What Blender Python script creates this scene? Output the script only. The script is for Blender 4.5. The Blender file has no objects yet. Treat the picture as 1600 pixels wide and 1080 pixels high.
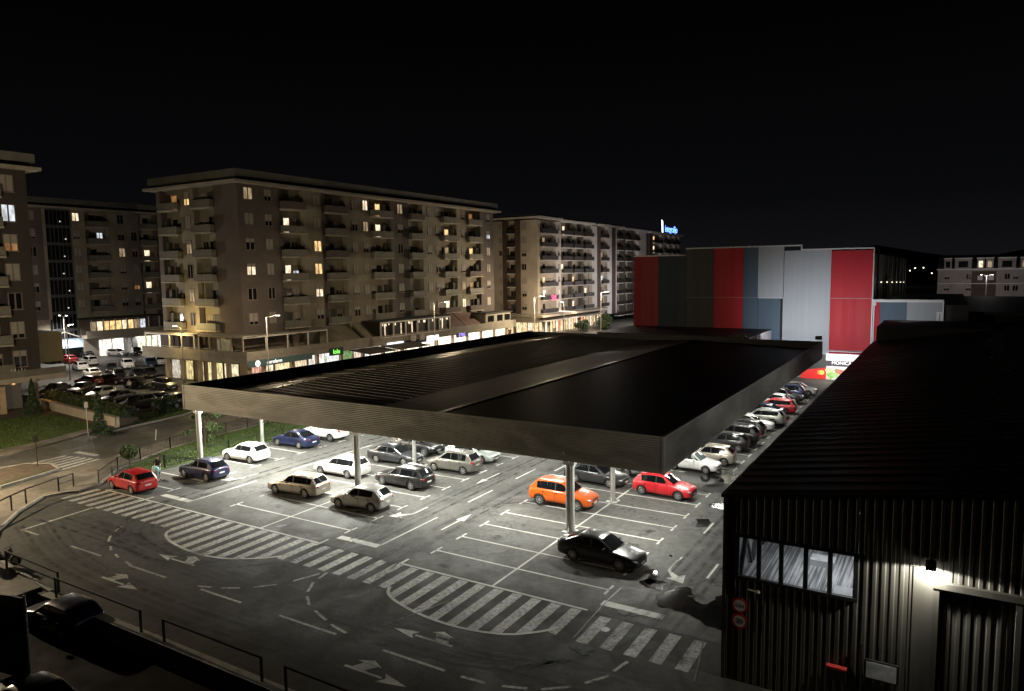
import bpy, bmesh, math, random
import numpy as np
from mathutils import Vector, Matrix
random.seed(7)
S = bpy.context.scene
COL = S.collection
R = math.radians

# ------------------------------------------------------------------ camera
CH = 15.2
FPX, PIT, ROL, YAW = 1131.73, R(5.805), R(-.774), R(31.0)
def cam_axes():
    cy, sy, cp, sp, cr, sr = math.cos(YAW), math.sin(YAW), math.cos(PIT), math.sin(PIT), math.cos(ROL), math.sin(ROL)
    fw = Vector((-sy*cp, cy*cp, -sp)); rt = Vector((cy, sy, 0)); up = rt.cross(fw)
    return rt*cr + up*sr, -rt*sr + up*cr, fw
CR, CU, CF = cam_axes()
cam = bpy.data.cameras.new('camera'); camo = bpy.data.objects.new('camera', cam); COL.objects.link(camo)
m = Matrix((CR, CU, -CF)).transposed().to_4x4(); m.translation = (0, 0, CH)
camo.matrix_world = m
cam.sensor_width = 36; cam.lens = FPX/1600*36; cam.clip_start = .3; cam.clip_end = 3000
S.camera = camo
def ray(px, py):
    return CF + CR*((px-800)/FPX) - CU*((py-540)/FPX)
def G(px, py, z=0.0):          # photo pixel -> point on the horizontal plane at height z
    d = ray(px, py); t = (z-CH)/d.z
    return Vector((d.x*t, d.y*t, z))
def onX(px, py, X):
    d = ray(px, py); t = X/d.x
    return Vector((X, d.y*t, CH+d.z*t))
def onY(px, py, Y):
    d = ray(px, py); t = Y/d.y
    return Vector((d.x*t, Y, CH+d.z*t))
def PX(p):
    v = Vector(p) - Vector((0, 0, CH)); w = v.dot(CF)
    return 800+FPX*v.dot(CR)/w, 540-FPX*v.dot(CU)/w

# ------------------------------------------------------------------ materials
MATS = {}
def mat(name, col=(.5,.5,.5), rough=.6, metal=0., emit=None, es=0., coat=0., spec=.5):
    if name in MATS: return MATS[name]
    M = bpy.data.materials.new(name); M.use_nodes = True
    b = M.node_tree.nodes['Principled BSDF']
    b.inputs['Base Color'].default_value = (*col, 1); b.inputs['Roughness'].default_value = rough
    b.inputs['Metallic'].default_value = metal; b.inputs['Coat Weight'].default_value = coat
    b.inputs['Specular IOR Level'].default_value = spec
    if emit: b.inputs['Emission Color'].default_value = (*emit, 1); b.inputs['Emission Strength'].default_value = es
    MATS[name] = M; return M
def nmat(name, c1, c2, scale=1., detail=6., r1=.5, r2=.8, bump=0., metal=0., stretch=(1,1,1), lo=.35, hi=.65, c3=None, s3=.1, spec=.5, bscale=None, coat=0.):
    """two-colour noise material in object space, optional third colour in big blotches"""
    if name in MATS: return MATS[name]
    M = bpy.data.materials.new(name); M.use_nodes = True; nt = M.node_tree; N = nt.nodes; L = nt.links
    b = N['Principled BSDF']; b.inputs['Metallic'].default_value = metal; b.inputs['Specular IOR Level'].default_value = spec
    b.inputs['Coat Weight'].default_value = coat
    tc = N.new('ShaderNodeTexCoord'); mp = N.new('ShaderNodeMapping'); L.new(tc.outputs['Object'], mp.inputs[0]); mp.inputs['Scale'].default_value = stretch
    n = N.new('ShaderNodeTexNoise'); n.inputs['Scale'].default_value = scale; n.inputs['Detail'].default_value = detail; n.inputs['Roughness'].default_value = .65
    L.new(mp.outputs[0], n.inputs['Vector'])
    r = N.new('ShaderNodeValToRGB'); r.color_ramp.elements[0].position = lo; r.color_ramp.elements[1].position = hi
    r.color_ramp.elements[0].color = (*c1, 1); r.color_ramp.elements[1].color = (*c2, 1)
    L.new(n.outputs['Fac'], r.inputs[0]); out = r.outputs[0]
    if c3:
        n3 = N.new('ShaderNodeTexNoise'); n3.inputs['Scale'].default_value = s3; n3.inputs['Detail'].default_value = 5; n3.inputs['Distortion'].default_value = .6
        L.new(mp.outputs[0], n3.inputs['Vector'])
        r3 = N.new('ShaderNodeValToRGB'); r3.color_ramp.elements[0].position = .46; r3.color_ramp.elements[1].position = .6
        L.new(n3.outputs['Fac'], r3.inputs[0])
        mx = N.new('ShaderNodeMix'); mx.data_type = 'RGBA'; L.new(r3.outputs[0], mx.inputs[0]); L.new(out, mx.inputs[6]); mx.inputs[7].default_value = (*c3, 1)
        out = mx.outputs[2]
    L.new(out, b.inputs['Base Color'])
    mr = N.new('ShaderNodeMapRange'); mr.inputs[3].default_value = r1; mr.inputs[4].default_value = r2
    mr.inputs[1].default_value = .35; mr.inputs[2].default_value = .65
    n2 = N.new('ShaderNodeTexNoise'); n2.inputs['Scale'].default_value = scale*.35; n2.inputs['Detail'].default_value = 4
    L.new(mp.outputs[0], n2.inputs['Vector']); L.new(n2.outputs['Fac'], mr.inputs[0]); L.new(mr.outputs[0], b.inputs['Roughness'])
    if bump:
        nb = N.new('ShaderNodeTexNoise'); nb.inputs['Scale'].default_value = bscale or scale*6; nb.inputs['Detail'].default_value = 3
        L.new(mp.outputs[0], nb.inputs['Vector'])
        bp = N.new('ShaderNodeBump'); bp.inputs['Strength'].default_value = bump; bp.inputs['Distance'].default_value = .02
        L.new(nb.outputs['Fac'], bp.inputs['Height']); L.new(bp.outputs[0], b.inputs['Normal'])
    MATS[name] = M; return M

def asphalt(name, a, b_, light, dark, wet_lo, wet_hi, spec=.5):
    """worn asphalt: fine speckle, mid blotches, big pale/dark stains, damp sheen that varies"""
    M = bpy.data.materials.new(name); M.use_nodes = True; nt = M.node_tree; N = nt.nodes; L = nt.links
    b = N['Principled BSDF']; b.inputs['Specular IOR Level'].default_value = spec
    tc = N.new('ShaderNodeTexCoord')
    def noise(s, d, dist=0., sc=None):
        n = N.new('ShaderNodeTexNoise'); n.inputs['Scale'].default_value = s; n.inputs['Detail'].default_value = d; n.inputs['Distortion'].default_value = dist
        n.inputs['Roughness'].default_value = .62
        if sc:
            mp = N.new('ShaderNodeMapping'); mp.inputs['Scale'].default_value = sc; L.new(tc.outputs['Object'], mp.inputs[0]); L.new(mp.outputs[0], n.inputs['Vector'])
        else: L.new(tc.outputs['Object'], n.inputs['Vector'])
        return n.outputs['Fac']
    def ramp(f, lo, hi, c0=(0,0,0), c1=(1,1,1)):
        r = N.new('ShaderNodeValToRGB'); r.color_ramp.elements[0].position = lo; r.color_ramp.elements[1].position = hi
        r.color_ramp.elements[0].color = (*c0, 1); r.color_ramp.elements[1].color = (*c1, 1); L.new(f, r.inputs[0]); return r.outputs[0]
    def mix(f, x, y):
        mx = N.new('ShaderNodeMix'); mx.data_type = 'RGBA'; L.new(f, mx.inputs[0])
        for k, v in ((6, x), (7, y)):
            if isinstance(v, tuple): mx.inputs[k].default_value = (*v, 1)
            else: L.new(v, mx.inputs[k])
        return mx.outputs[2]
    g = lambda v: (v*1.02, v, v*.92)
    base = ramp(noise(2.6, 12), .34, .68, g(a), g(b_))
    base = mix(ramp(noise(.23, 10, .6), .52, .60, (0,0,0), (.28,)*3), base, g(light))
    base = mix(ramp(noise(.17, 10, 1.0, (1, .5, 1)), .57, .62, (0,0,0), (.38,)*3), base, g(dark))
    base = mix(ramp(noise(1.1, 10, .8), .62, .68, (0,0,0), (.6,)*3), base, g(dark*1.1))
    # cracks: edges of warped cells
    wv = N.new('ShaderNodeTexNoise'); wv.inputs['Scale'].default_value = .5; wv.inputs['Detail'].default_value = 6; L.new(tc.outputs['Object'], wv.inputs['Vector'])
    wa = N.new('ShaderNodeVectorMath'); wa.operation = 'MULTIPLY_ADD'; L.new(wv.outputs['Color'], wa.inputs[0]); wa.inputs[1].default_value = (5,5,0); L.new(tc.outputs['Object'], wa.inputs[2])
    ck = N.new('ShaderNodeTexVoronoi'); ck.feature = 'DISTANCE_TO_EDGE'; ck.inputs['Scale'].default_value = .105; L.new(wa.outputs[0], ck.inputs['Vector'])
    base = mix(ramp(ck.outputs['Distance'], .002, .006, (.75,)*3, (0,0,0)), base, g(dark*.35))
    sp = N.new('ShaderNodeTexVoronoi'); sp.inputs['Scale'].default_value = 5.5; L.new(tc.outputs['Object'], sp.inputs['Vector'])
    base = mix(ramp(sp.outputs['Distance'], .05, .20, (.75,)*3, (0,0,0)), base, g(light*1.25))
    sd = N.new('ShaderNodeTexVoronoi'); sd.inputs['Scale'].default_value = 3.7; L.new(tc.outputs['Object'], sd.inputs['Vector'])
    base = mix(ramp(sd.outputs['Distance'], .04, .16, (.7,)*3, (0,0,0)), base, g(dark*.8))
    L.new(base, b.inputs['Base Color'])
    mr = N.new('ShaderNodeMapRange'); mr.inputs[1].default_value = .38; mr.inputs[2].default_value = .62; mr.inputs[3].default_value = wet_lo; mr.inputs[4].default_value = wet_hi
    L.new(noise(.4, 5, .7), mr.inputs[0]); L.new(mr.outputs[0], b.inputs['Roughness'])
    bp = N.new('ShaderNodeBump'); bp.inputs['Strength'].default_value = .35; bp.inputs['Distance'].default_value = .012
    L.new(noise(38, 3), bp.inputs['Height']); L.new(bp.outputs[0], b.inputs['Normal'])
    MATS[name] = M; return M

def paintmark(name, c, wear):
    """road paint worn through to asphalt in patches"""
    M = bpy.data.materials.new(name); M.use_nodes = True; nt = M.node_tree; N = nt.nodes; L = nt.links
    b = N['Principled BSDF']; b.inputs['Roughness'].default_value = .6
    tc = N.new('ShaderNodeTexCoord')
    n = N.new('ShaderNodeTexNoise'); n.inputs['Scale'].default_value = 5; n.inputs['Detail'].default_value = 9; n.inputs['Roughness'].default_value = .75
    L.new(tc.outputs['Object'], n.inputs['Vector'])
    r = N.new('ShaderNodeValToRGB'); r.color_ramp.elements[0].position = wear; r.color_ramp.elements[1].position = wear+.16
    r.color_ramp.elements[0].color = (c*.34, c*.34, c*.31, 1); r.color_ramp.elements[1].color = (c, c, c*.93, 1)
    L.new(n.outputs['Fac'], r.inputs[0])
    n2 = N.new('ShaderNodeTexNoise'); n2.inputs['Scale'].default_value = .5; n2.inputs['Detail'].default_value = 4; L.new(tc.outputs['Object'], n2.inputs['Vector'])
    r2 = N.new('ShaderNodeValToRGB'); r2.color_ramp.elements[0].position = .35; r2.color_ramp.elements[1].position = .65
    r2.color_ramp.elements[0].color = (.55,.55,.55,1); r2.color_ramp.elements[1].color = (1,1,1,1); L.new(n2.outputs['Fac'], r2.inputs[0])
    mx = N.new('ShaderNodeMix'); mx.data_type = 'RGBA'; mx.blend_type = 'MULTIPLY'; mx.inputs[0].default_value = 1
    L.new(r.outputs[0], mx.inputs[6]); L.new(r2.outputs[0], mx.inputs[7]); L.new(mx.outputs[2], b.inputs['Base Color'])
    MATS[name] = M; return M

# ------------------------------------------------------------------ mesh collector
class MB:
    def __init__(s): s.v = []; s.f = []; s.mi = []
    def add(s, vs, fs, mi=0):
        k = len(s.v); s.v += [tuple(p) for p in vs]
        for f in fs: s.f.append([k+i for i in f]); s.mi.append(mi)
        return s
    def box(s, x0, x1, y0, y1, z0, z1, mi=0):
        v = [(x, y, z) for z in (z0, z1) for y in (y0, y1) for x in (x0, x1)]
        return s.add(v, [(0,2,3,1),(4,5,7,6),(0,1,5,4),(2,6,7,3),(0,4,6,2),(1,3,7,5)], mi)
    def bar(s, a, b, w, h=None, mi=0):
        """square bar from a to b"""
        a, b = Vector(a), Vector(b); h = h or w; d = (b-a).normalized()
        up = Vector((0,0,1)) if abs(d.z) < .95 else Vector((0,1,0))
        r = d.cross(up).normalized(); u = r.cross(d)
        v = [p + r*(w/2*i) + u*(h/2*j) for p in (a, b) for i, j in ((-1,-1),(1,-1),(1,1),(-1,1))]
        return s.add(v, [(3,2,1,0),(4,5,6,7),(0,1,5,4),(1,2,6,5),(2,3,7,6),(3,0,4,7)], mi)
    def tube(s, a, b, r0, r1=None, n=10, mi=0, cap=True):
        a, b = Vector(a), Vector(b); r1 = r0 if r1 is None else r1; d = (b-a).normalized()
        up = Vector((0,0,1)) if abs(d.z) < .95 else Vector((0,1,0))
        r = d.cross(up).normalized(); u = r.cross(d)
        v = [p + (r*math.cos(2*math.pi*i/n) + u*math.sin(2*math.pi*i/n))*q for p, q in ((a, r0), (b, r1)) for i in range(n)]
        f = [(i, (i+1)%n, n+(i+1)%n, n+i) for i in range(n)]
        if cap: f += [tuple(range(n-1,-1,-1)), tuple(range(n, 2*n))]
        return s.add(v, f, mi)
    def path(s, pts, r, n=8, mi=0):
        for a, b in zip(pts[:-1], pts[1:]): s.tube(a, b, r, r, n, mi)
        return s
    def poly(s, pts, mi=0): return s.add(pts, [tuple(range(len(pts)))], mi)
    def prism(s, pts, dz, mi=0):
        """closed polygon (list of 3-D points) swept by vector dz"""
        dz = Vector(dz); n = len(pts); v = [Vector(p) for p in pts]; v += [p+dz for p in v[:n]]
        return s.add(v, [tuple(range(n-1,-1,-1)), tuple(range(n, 2*n))] + [(i,(i+1)%n,n+(i+1)%n,n+i) for i in range(n)], mi)
    def ell(s, c, rx, ry, rz, nu=10, nv=7, mi=0, jit=0):
        v = []; f = []
        for j in range(nv+1):
            t = math.pi*j/nv
            for i in range(nu):
                p = 2*math.pi*i/nu; q = 1+random.uniform(-jit, jit)
                v.append((c[0]+rx*q*math.sin(t)*math.cos(p), c[1]+ry*q*math.sin(t)*math.sin(p), c[2]+rz*q*math.cos(t)))
        for j in range(nv):
            for i in range(nu): f.append((j*nu+i, (j+1)*nu+i, (j+1)*nu+(i+1)%nu, j*nu+(i+1)%nu))
        return s.add(v, f, mi)
    def mesh(s, name, mats, smooth=None, merge=False):
        me = bpy.data.meshes.new(name); me.from_pydata(s.v, [], s.f); 
        for M in (mats if isinstance(mats, (list, tuple)) else [mats]): me.materials.append(M)
        me.polygons.foreach_set('material_index', s.mi)
        bm = bmesh.new(); bm.from_mesh(me)
        if merge: bmesh.ops.remove_doubles(bm, verts=bm.verts, dist=1e-4)
        bmesh.ops.recalc_face_normals(bm, faces=bm.faces); bm.to_mesh(me); bm.free()
        if smooth is not None:
            me.polygons.foreach_set('use_smooth', [True]*len(me.polygons)); me.set_sharp_from_angle(angle=R(smooth))
        return me
    def obj(s, name, mats, parent=None, smooth=None, merge=False, **kw):
        return link(name, s.mesh(name, mats, smooth, merge), parent, **kw)
def link(name, data, parent=None, **kw):
    o = bpy.data.objects.new(name, data); COL.objects.link(o)
    if parent: o.parent = parent
    for k, v in kw.items(): o[k] = v
    return o
def thing(name, label, cat, loc=(0,0,0), rz=0., group=None):
    o = link(name, None); o.location = loc; o.rotation_euler = (0,0,rz); o.empty_display_size = .3
    o['label'] = label; o['category'] = cat
    if group: o['group'] = group
    return o
def tag(o, label, cat, group=None):
    o['label'] = label; o['category'] = cat
    if group: o['group'] = group
    return o
def copy_tree(o, parent=None):
    c = o.copy(); COL.objects.link(c); c.parent = parent
    for ch in list(o.children): copy_tree(ch, c)
    return c
def drop_tree(o):
    for ch in list(o.children): drop_tree(ch)
    bpy.data.objects.remove(o)
def light(name, kind, loc, power, col=(1,1,1), size=.3, parent=None, **kw):
    l = bpy.data.lights.new(name, kind); l.energy = power; l.color = col
    if kind == 'AREA':
        l.shape = 'RECTANGLE'; l.size = size; l.size_y = kw.get('sy', size)
    else: l.shadow_soft_size = size
    if kind == 'SPOT': l.spot_size = kw.get('cone', R(120)); l.spot_blend = kw.get('blend', .6)
    o = link(name, l, parent); o.location = loc
    if 'aim' in kw: o.rotation_euler = (Vector(kw['aim'])-Vector(loc)).to_track_quat('-Z','Y').to_euler()
    return o
def text(name, s, size, M, parent=None, loc=(0,0,0), rot=(0,0,0), ext=.01, **kw):
    c = bpy.data.curves.new(name, 'FONT'); c.body = s; c.size = size; c.extrude = ext; c.align_x = 'CENTER'; c.align_y = 'CENTER'
    tmp = link('tmp_text', c); dg = bpy.context.evaluated_depsgraph_get(); dg.update()
    me = bpy.data.meshes.new_from_object(tmp.evaluated_get(dg)); bpy.data.objects.remove(tmp); me.materials.clear(); me.materials.append(M); me.name = name
    o = link(name, me, parent); o.location = loc; o.rotation_euler = rot
    for k, v in kw.items(): o[k] = v
    return o

# ------------------------------------------------------------------ world (night sky, faint town glow at the horizon)
W = bpy.data.worlds.new('World'); S.world = W; W.use_nodes = True
nt = W.node_tree; N = nt.nodes; L = nt.links; bg = N['Background']
tc = N.new('ShaderNodeTexCoord'); sx = N.new('ShaderNodeSeparateXYZ'); L.new(tc.outputs['Generated'], sx.inputs[0])
rp = N.new('ShaderNodeValToRGB'); L.new(sx.outputs['Z'], rp.inputs[0])
e = rp.color_ramp.elements; e[0].position = 0; e[0].color = (.0062,.0060,.0070,1); e[1].position = .30; e[1].color = (.0006,.0006,.0007,1)
x = e.new(.09); x.color = (.0027,.0028,.0034,1)
L.new(rp.outputs[0], bg.inputs['Color']); bg.inputs['Strength'].default_value = 1.0
S.view_settings.view_transform = 'Standard'; S.view_settings.look = 'None'; S.view_settings.exposure = 0; S.view_settings.gamma = 1
S.render.engine = 'CYCLES'; S.cycles.use_denoising = True; S.cycles.max_bounces = 6; S.cycles.diffuse_bounces = 3; S.cycles.glossy_bounces = 3
S.cycles.sample_clamp_indirect = 4; S.cycles.caustics_reflective = False; S.cycles.caustics_refractive = False; S.cycles.use_light_tree = True
# ================================================================== SETTING
A_LOT = asphalt('asphalt_lot', .055, .098, .14, .035, .62, .82, .3)
A_ROAD = asphalt('asphalt_road', .028, .056, .085, .017, .66, .88, .25)
A_STREET = asphalt('asphalt_street', .050, .09, .12, .036, .6, .8, .3)
A_SHADE = asphalt('asphalt_shade_black', .0015, .003, .004, .001, .7, .9, .08)  # the yard's shade is put into this near-black asphalt colour
PAVE = nmat('paving', (.12,.105,.085), (.21,.185,.15), 2.2, 8, .6, .85, .4, c3=(.09,.08,.065), s3=.35)
KERB = nmat('kerb_stone', (.20,.19,.17), (.34,.32,.28), 3, 6, .6, .85, .3)
GRASSM = nmat('lawn_soil', (.022,.040,.006), (.055,.090,.014), 5, 8, .8, .95, .6, bscale=40, c3=(.035,.05,.012), s3=.25)
SOIL = nmat('bare_soil', (.05,.036,.024), (.11,.08,.055), 2.5, 8, .8, .95, .5, c3=(.03,.04,.012), s3=.3)
WHITE_M = paintmark('road_paint', .62, .30)
WORN_M = paintmark('worn_road_paint', .52, .40)
ST = dict(kind='structure')

def flat(name, pts, z, M, **kw):
    b = MB(); b.poly([(p[0], p[1], z) for p in pts]); return b.obj(name, M, **(kw or ST))
def slab(name, pts, z0, z1, M, **kw):
    b = MB(); b.prism([(p[0], p[1], z0) for p in pts], (0,0,z1-z0)); return b.obj(name, M, **(kw or ST))

b = MB()
BIG = 1800; LZ = -.75
b.poly([(-BIG,17.0,0),(-37.4,17.0,0),(24,17.0,0),(BIG,17.0,0),(BIG,BIG,0),(-BIG,BIG,0)])
b.poly([(-BIG,-BIG,0),(-37.4,-BIG,0),(-37.4,17.0,0),(-BIG,17.0,0)])
b.poly([(24,-BIG,0),(BIG,-BIG,0),(BIG,17.0,0),(24,17.0,0)])
b.poly([(-37.4,17,0),(24,17,0),(24,17,LZ),(-37.4,17,LZ)]); b.poly([(-37.4,17,0),(-37.4,-BIG,0),(-37.4,-BIG,LZ),(-37.4,17,LZ)])
b.poly([(24,17,0),(24,-BIG,0),(24,-BIG,LZ),(24,17,LZ)])
b.obj('ground', A_STREET, **ST)
flat('lower_yard', [(-37.4,-BIG),(24,-BIG),(24,17),(-37.4,17)], LZ, A_SHADE)
flat('parking_lot', [(-52.6,28.45),(-6.7,28.45),(-6.7,106.3),(-52.6,106.3)], .004, A_LOT)
flat('access_road', [(-36.6,17.3),(22,17.3),(22,26.0),(-6.7,26.0),(-6.7,28.44),(-52.4,28.44),(-52.2,26.4),(-53.4,25.2),(-51.4,22.7),(-48.6,20.3),(-46,18.9),(-43,18.0)], .004, A_ROAD)

# pavement round the corner and along the street
pave_in = [(-36.7,17.35),(-43,18.0),(-46,18.9),(-48.6,20.3),(-51.4,22.7),(-53.4,25.2),(-53.0,26.6),(-52.4,27.2),(-52.7,28.8),(-55.8,32.0),(-57,34.5),(-58.4,38),(-59,42),(-59.6,50),(-60.4,70),(-61,120)]
pave_out = [(-67.6,120),(-67.2,60),(-66.2,49),(-64.9,45),(-62,39.6),(-60,34.2),(-59,29.5),(-57.5,24.3),(-55.6,17),(-53,8),(-50,-10),(-37.6,-10),(-37.6,17.35)]
slab('pavement', pave_in+pave_out, 0, .12, PAVE)
b = MB()
for a, c in zip(pave_in[:8], pave_in[1:8]): b.bar((a[0],a[1],.075), (c[0],c[1],.075), .2, .15)
b.obj('kerb', KERB, **ST)
b = MB(); b.box(-36.6, 22, 16.82, 17.25, LZ, .15); b.obj('kerb_wall', KERB, **ST)
slab('verge', [(-52.65,30.0),(-55.3,32.2),(-56.7,34.6),(-58.1,38),(-58.8,42),(-59.3,50),(-60.1,70),(-60.7,118),(-52.75,118)], 0, .10, GRASSM)
slab('traffic_island', [tuple(G(*p)[:2]) for p in ((92,735),(80,727),(40,727),(0,735),(-60,742),(-90,765),(0,763),(60,745))], 0, .14, SOIL)
b = MB(); isl = [G(*p) for p in ((0,763),(60,745),(92,735),(80,727),(40,727),(0,735))]
for a, c in zip(isl[:-1], isl[1:]): b.bar(a+Vector((0,0,.08)), c+Vector((0,0,.08)), .22, .17)
b.obj('island_kerb', KERB, **ST)

# far side of the street: pavement strip, lawns, soil, path
far = lambda *P: [tuple(G(*p)[:2]) for p in P]
slab('far_pavement', far((0,716),(62,700),(150,674),(200,664),(150,668),(60,692),(0,704)), 0, .11, PAVE)
slab('front_lawn', far((-160,745),(0,705),(62,692),(140,671),(138,664),(92,652),(55,650),(0,660),(-120,690)), 0, .10, GRASSM)
slab('planting_bed', far((150,674),(205,663),(215,656),(286,634),(255,637),(190,650),(100,636),(62,640),(60,650),(92,652),(138,664)), 0, .07, SOIL)
slab('side_lawn', far((207,664),(288,648),(345,628),(380,612),(345,612),(296,628),(250,640),(222,650)), 0, .10, GRASSM)
b = MB()
kb = [G(*p) for p in ((160,679),(205,668),(250,658),(288,649),(345,629),(385,613))]
for a, c in zip(kb[:-1], kb[1:]): b.bar(a+Vector((0,0,.07)), c+Vector((0,0,.07)), .25, .16)
b.obj('far_kerb', KERB, **ST)

# ---- painted markings (4 mm above the asphalt they lie on)
ZM = .009
def rect(b, x0, x1, y0, y1): b.poly([(x0,y0,ZM),(x1,y0,ZM),(x1,y1,ZM),(x0,y1,ZM)])
def strip2(b, pts, w, closed=False):
    pts = [Vector((p[0], p[1], ZM)) for p in pts]; n = len(pts); Lp = []; Rp = []
    for i in range(n):
        d = (pts[min(i+1,n-1)]-pts[max(i-1,0)]).normalized(); nn = Vector((-d.y, d.x, 0))*w/2
        Lp.append(pts[i]+nn); Rp.append(pts[i]-nn)
    for i in range(n-1): b.poly([Lp[i],Lp[i+1],Rp[i+1],Rp[i]])
def spline(P, k=6):
    P = [Vector((p[0],p[1])) for p in P]; out = []
    for i in range(len(P)-1):
        p0, p1, p2, p3 = P[max(i-1,0)], P[i], P[i+1], P[min(i+2,len(P)-1)]
        for j in range(k):
            t = j/k; out.append(.5*((2*p1)+(p2-p0)*t+(2*p0-5*p1+4*p2-p3)*t*t+(3*p1-p0-3*p2+p3)*t**3))
    return out+[P[-1]]
cur1 = spline([(-39.62,25.9),(-39.35,25.2),(-38.2,24.55),(-36.2,24.12),(-34.2,24.05),(-32.6,24.45),(-31.2,25.3),(-30.4,26.1)])
cur2 = spline([(-22.72,25.95),(-22.3,25.35),(-21.35,24.85),(-19.6,24.4),(-17.4,24.28),(-15.4,24.75),(-14.2,25.7),(-13.7,26.4)])
def lower(x, cur):
    for a, c in zip(cur[:-1], cur[1:]):
        if a.x <= x <= c.x: return a.y+(c.y-a.y)*(x-a.x)/(c.x-a.x+1e-9)
    return 25.75
b = MB()
for i in range(38):
    x0 = -52.15+1.03*i; x1 = x0+.52; xm = (x0+x1)/2
    cur = cur1 if -39.6 < xm < -30.4 else cur2 if -22.7 < xm < -13.7 else None
    y0 = lambda x: lower(x, cur) if cur else 25.72
    b.poly([(x0,y0(x0),ZM),(x1,y0(x1),ZM),(x1,28.3,ZM),(x0,28.3,ZM)])
for i in range(5): rect(b, -12.57+1.05*i, -12.05+1.05*i, 25.68, 28.2)
b.obj('crosswalk', WORN_M, **ST)
b = MB()
ZM = .013; strip2(b, cur1, .16); strip2(b, cur2, .16)
rect(b, -51.3,-29.9,28.36,28.5); rect(b, -24.2,-13.3,28.36,28.5)
for x in (-51.0,-46.6,-30.0,-24.1): rect(b, x-.07, x+.07, 28.1, 29.1)
b.obj('crosswalk_border', WHITE_M, **ST)
ZM = .009
# bays
b = MB(); T0 = 30.83; SP = 2.40
ys = [T0+SP*k for k in range(-0, 26)]
for y in ys:
    for x0, x1, t0, t1 in ((-52.2,-46.9,0,1),(-40.15,-29.9,1,1),(-23.55,-13.3,1,1)):
        rect(b, x0, x1, y-.06, y+.06)
        for x, k in ((x0,t0),(x1,t1)):
            if k: rect(b, x-.065, x+.065, y-.53, y-.07); rect(b, x-.065, x+.065, y+.07, y+.53)
b.obj('bay_lines', WHITE_M, **ST)
b = MB(); ZM = .013
for x in (-35.0,-18.4): rect(b, x-.06, x+.06, 28.5, 91)
b.obj('bay_spine_lines', WHITE_M, **ST)
ZM = .009
# aisle lines, stop bars, arrows
b = MB()
for dx in (0, 16.65):
    rect(b, -46.5+dx if dx == 0 else -29.75, -43.4+dx if dx == 0 else -26.75, 29.47, 29.95)
rect(b, -13.05, -10.1, 29.2, 29.7)
for xa in (-43.45,-26.75):
    rect(b, xa-.06, xa+.06, 29.96, 35.2)
    for k in range(9): rect(b, xa-.06, xa+.06, 38.6+6.2*k, 41.6+6.2*k)
for x in (-11.5,-9.6):
    for k in range(11): rect(b, x-.06, x+.06, 34.4+6*k, 36.4+6*k)
b.obj('lane_lines', WHITE_M, **ST)
b = MB()
def straight(x, y, s=1):
    b.poly([(x-.06,y,ZM),(x+.06,y,ZM),(x+.06,y+1.9*s,ZM),(x-.06,y+1.9*s,ZM)]); b.poly([(x-.3,y+1.9*s,ZM),(x+.3,y+1.9*s,ZM),(x,y+3.2*s,ZM)])
def arrow_two(x, y):       # forward arrow along -x/+x with a side head, as painted on the access road
    for P in ([(0,0),(1.27,.30),(1.03,-.03),(1.3,-.32)],):
        b.poly([(x+p[0],y+p[1],ZM) for p in P])
    b.poly([(x+1.2,y-.1,ZM),(x+3.1,y-.1,ZM),(x+3.1,y+.02,ZM),(x+1.2,y+.02,ZM)])
    b.poly([(x+2.2,y+.03,ZM),(x+2.85,y+.03,ZM),(x+2.62,y+.5,ZM),(x+1.9,y+.5,ZM)]); b.poly([(x+1.68,y+.51,ZM),(x+2.86,y+.51,ZM),(x+2.1,y+.78,ZM)])
arrow_two(-36.63,22.93); arrow_two(-19.87,22.87)
def arrow_back(x, y):
    b.poly([(x+3.1,y+.03,ZM),(x+1.83,y+.35,ZM),(x+2.05,y+.05,ZM),(x+1.8,y-.28,ZM)])
    b.poly([(x+.02,y-.04,ZM),(x+1.9,y-.02,ZM),(x+1.9,y+.1,ZM),(x+.02,y+.1,ZM)])
    b.poly([(x+.35,y+.11,ZM),(x+.95,y+.11,ZM),(x+1.25,y+.55,ZM),(x+.55,y+.55,ZM)]); b.poly([(x+.2,y+.56,ZM),(x+1.45,y+.56,ZM),(x+.85,y+.85,ZM)])
arrow_back(-36.4,19.62); arrow_back(-19.62,19.58)
for x, y, s in ((-25.2,33.5,1),(-28.6,45.5,-1),(-25.2,48,1),(-42,48,1)): straight(x, y, s)
def turn(x, y, f=1):       # arrow that bends to one side
    b.poly([(x-.07,y,ZM),(x+.07,y,ZM),(x+.07,y+1.5,ZM),(x-.07,y+1.5,ZM)])
    b.poly([(x-.07*f,y-.004,ZM),(x+.07*f,y-.004,ZM),(x+.62*f,y-.45,ZM),(x+.40*f,y-.75,ZM)])
    b.poly([(x+.22*f,y-.90,ZM),(x+.80*f,y-.18,ZM),(x+1.15*f,y-1.1,ZM)] if False else [(x+.625*f,y-.44,ZM),(x+.90*f,y-.15,ZM),(x+1.10*f,y-1.15,ZM),(x+.15*f,y-.95,ZM),(x+.397*f,y-.755,ZM)])
turn(-28.5,35.0,-1); turn(-45.0,35.2,-1); turn(-11.55,34.4,1)
b.obj('lane_arrows', WHITE_M, **ST)
b = MB()
for x0, x1 in ((-47.5,-45.8),(-42.22,-39.2),(-36.6,-33.4),(-30.65,-27.7),(-25.1,-21.65),(-19.05,-15.94),(-9.5,-6.5)): rect(b, x0, x1, 21.14, 21.28)
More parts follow.
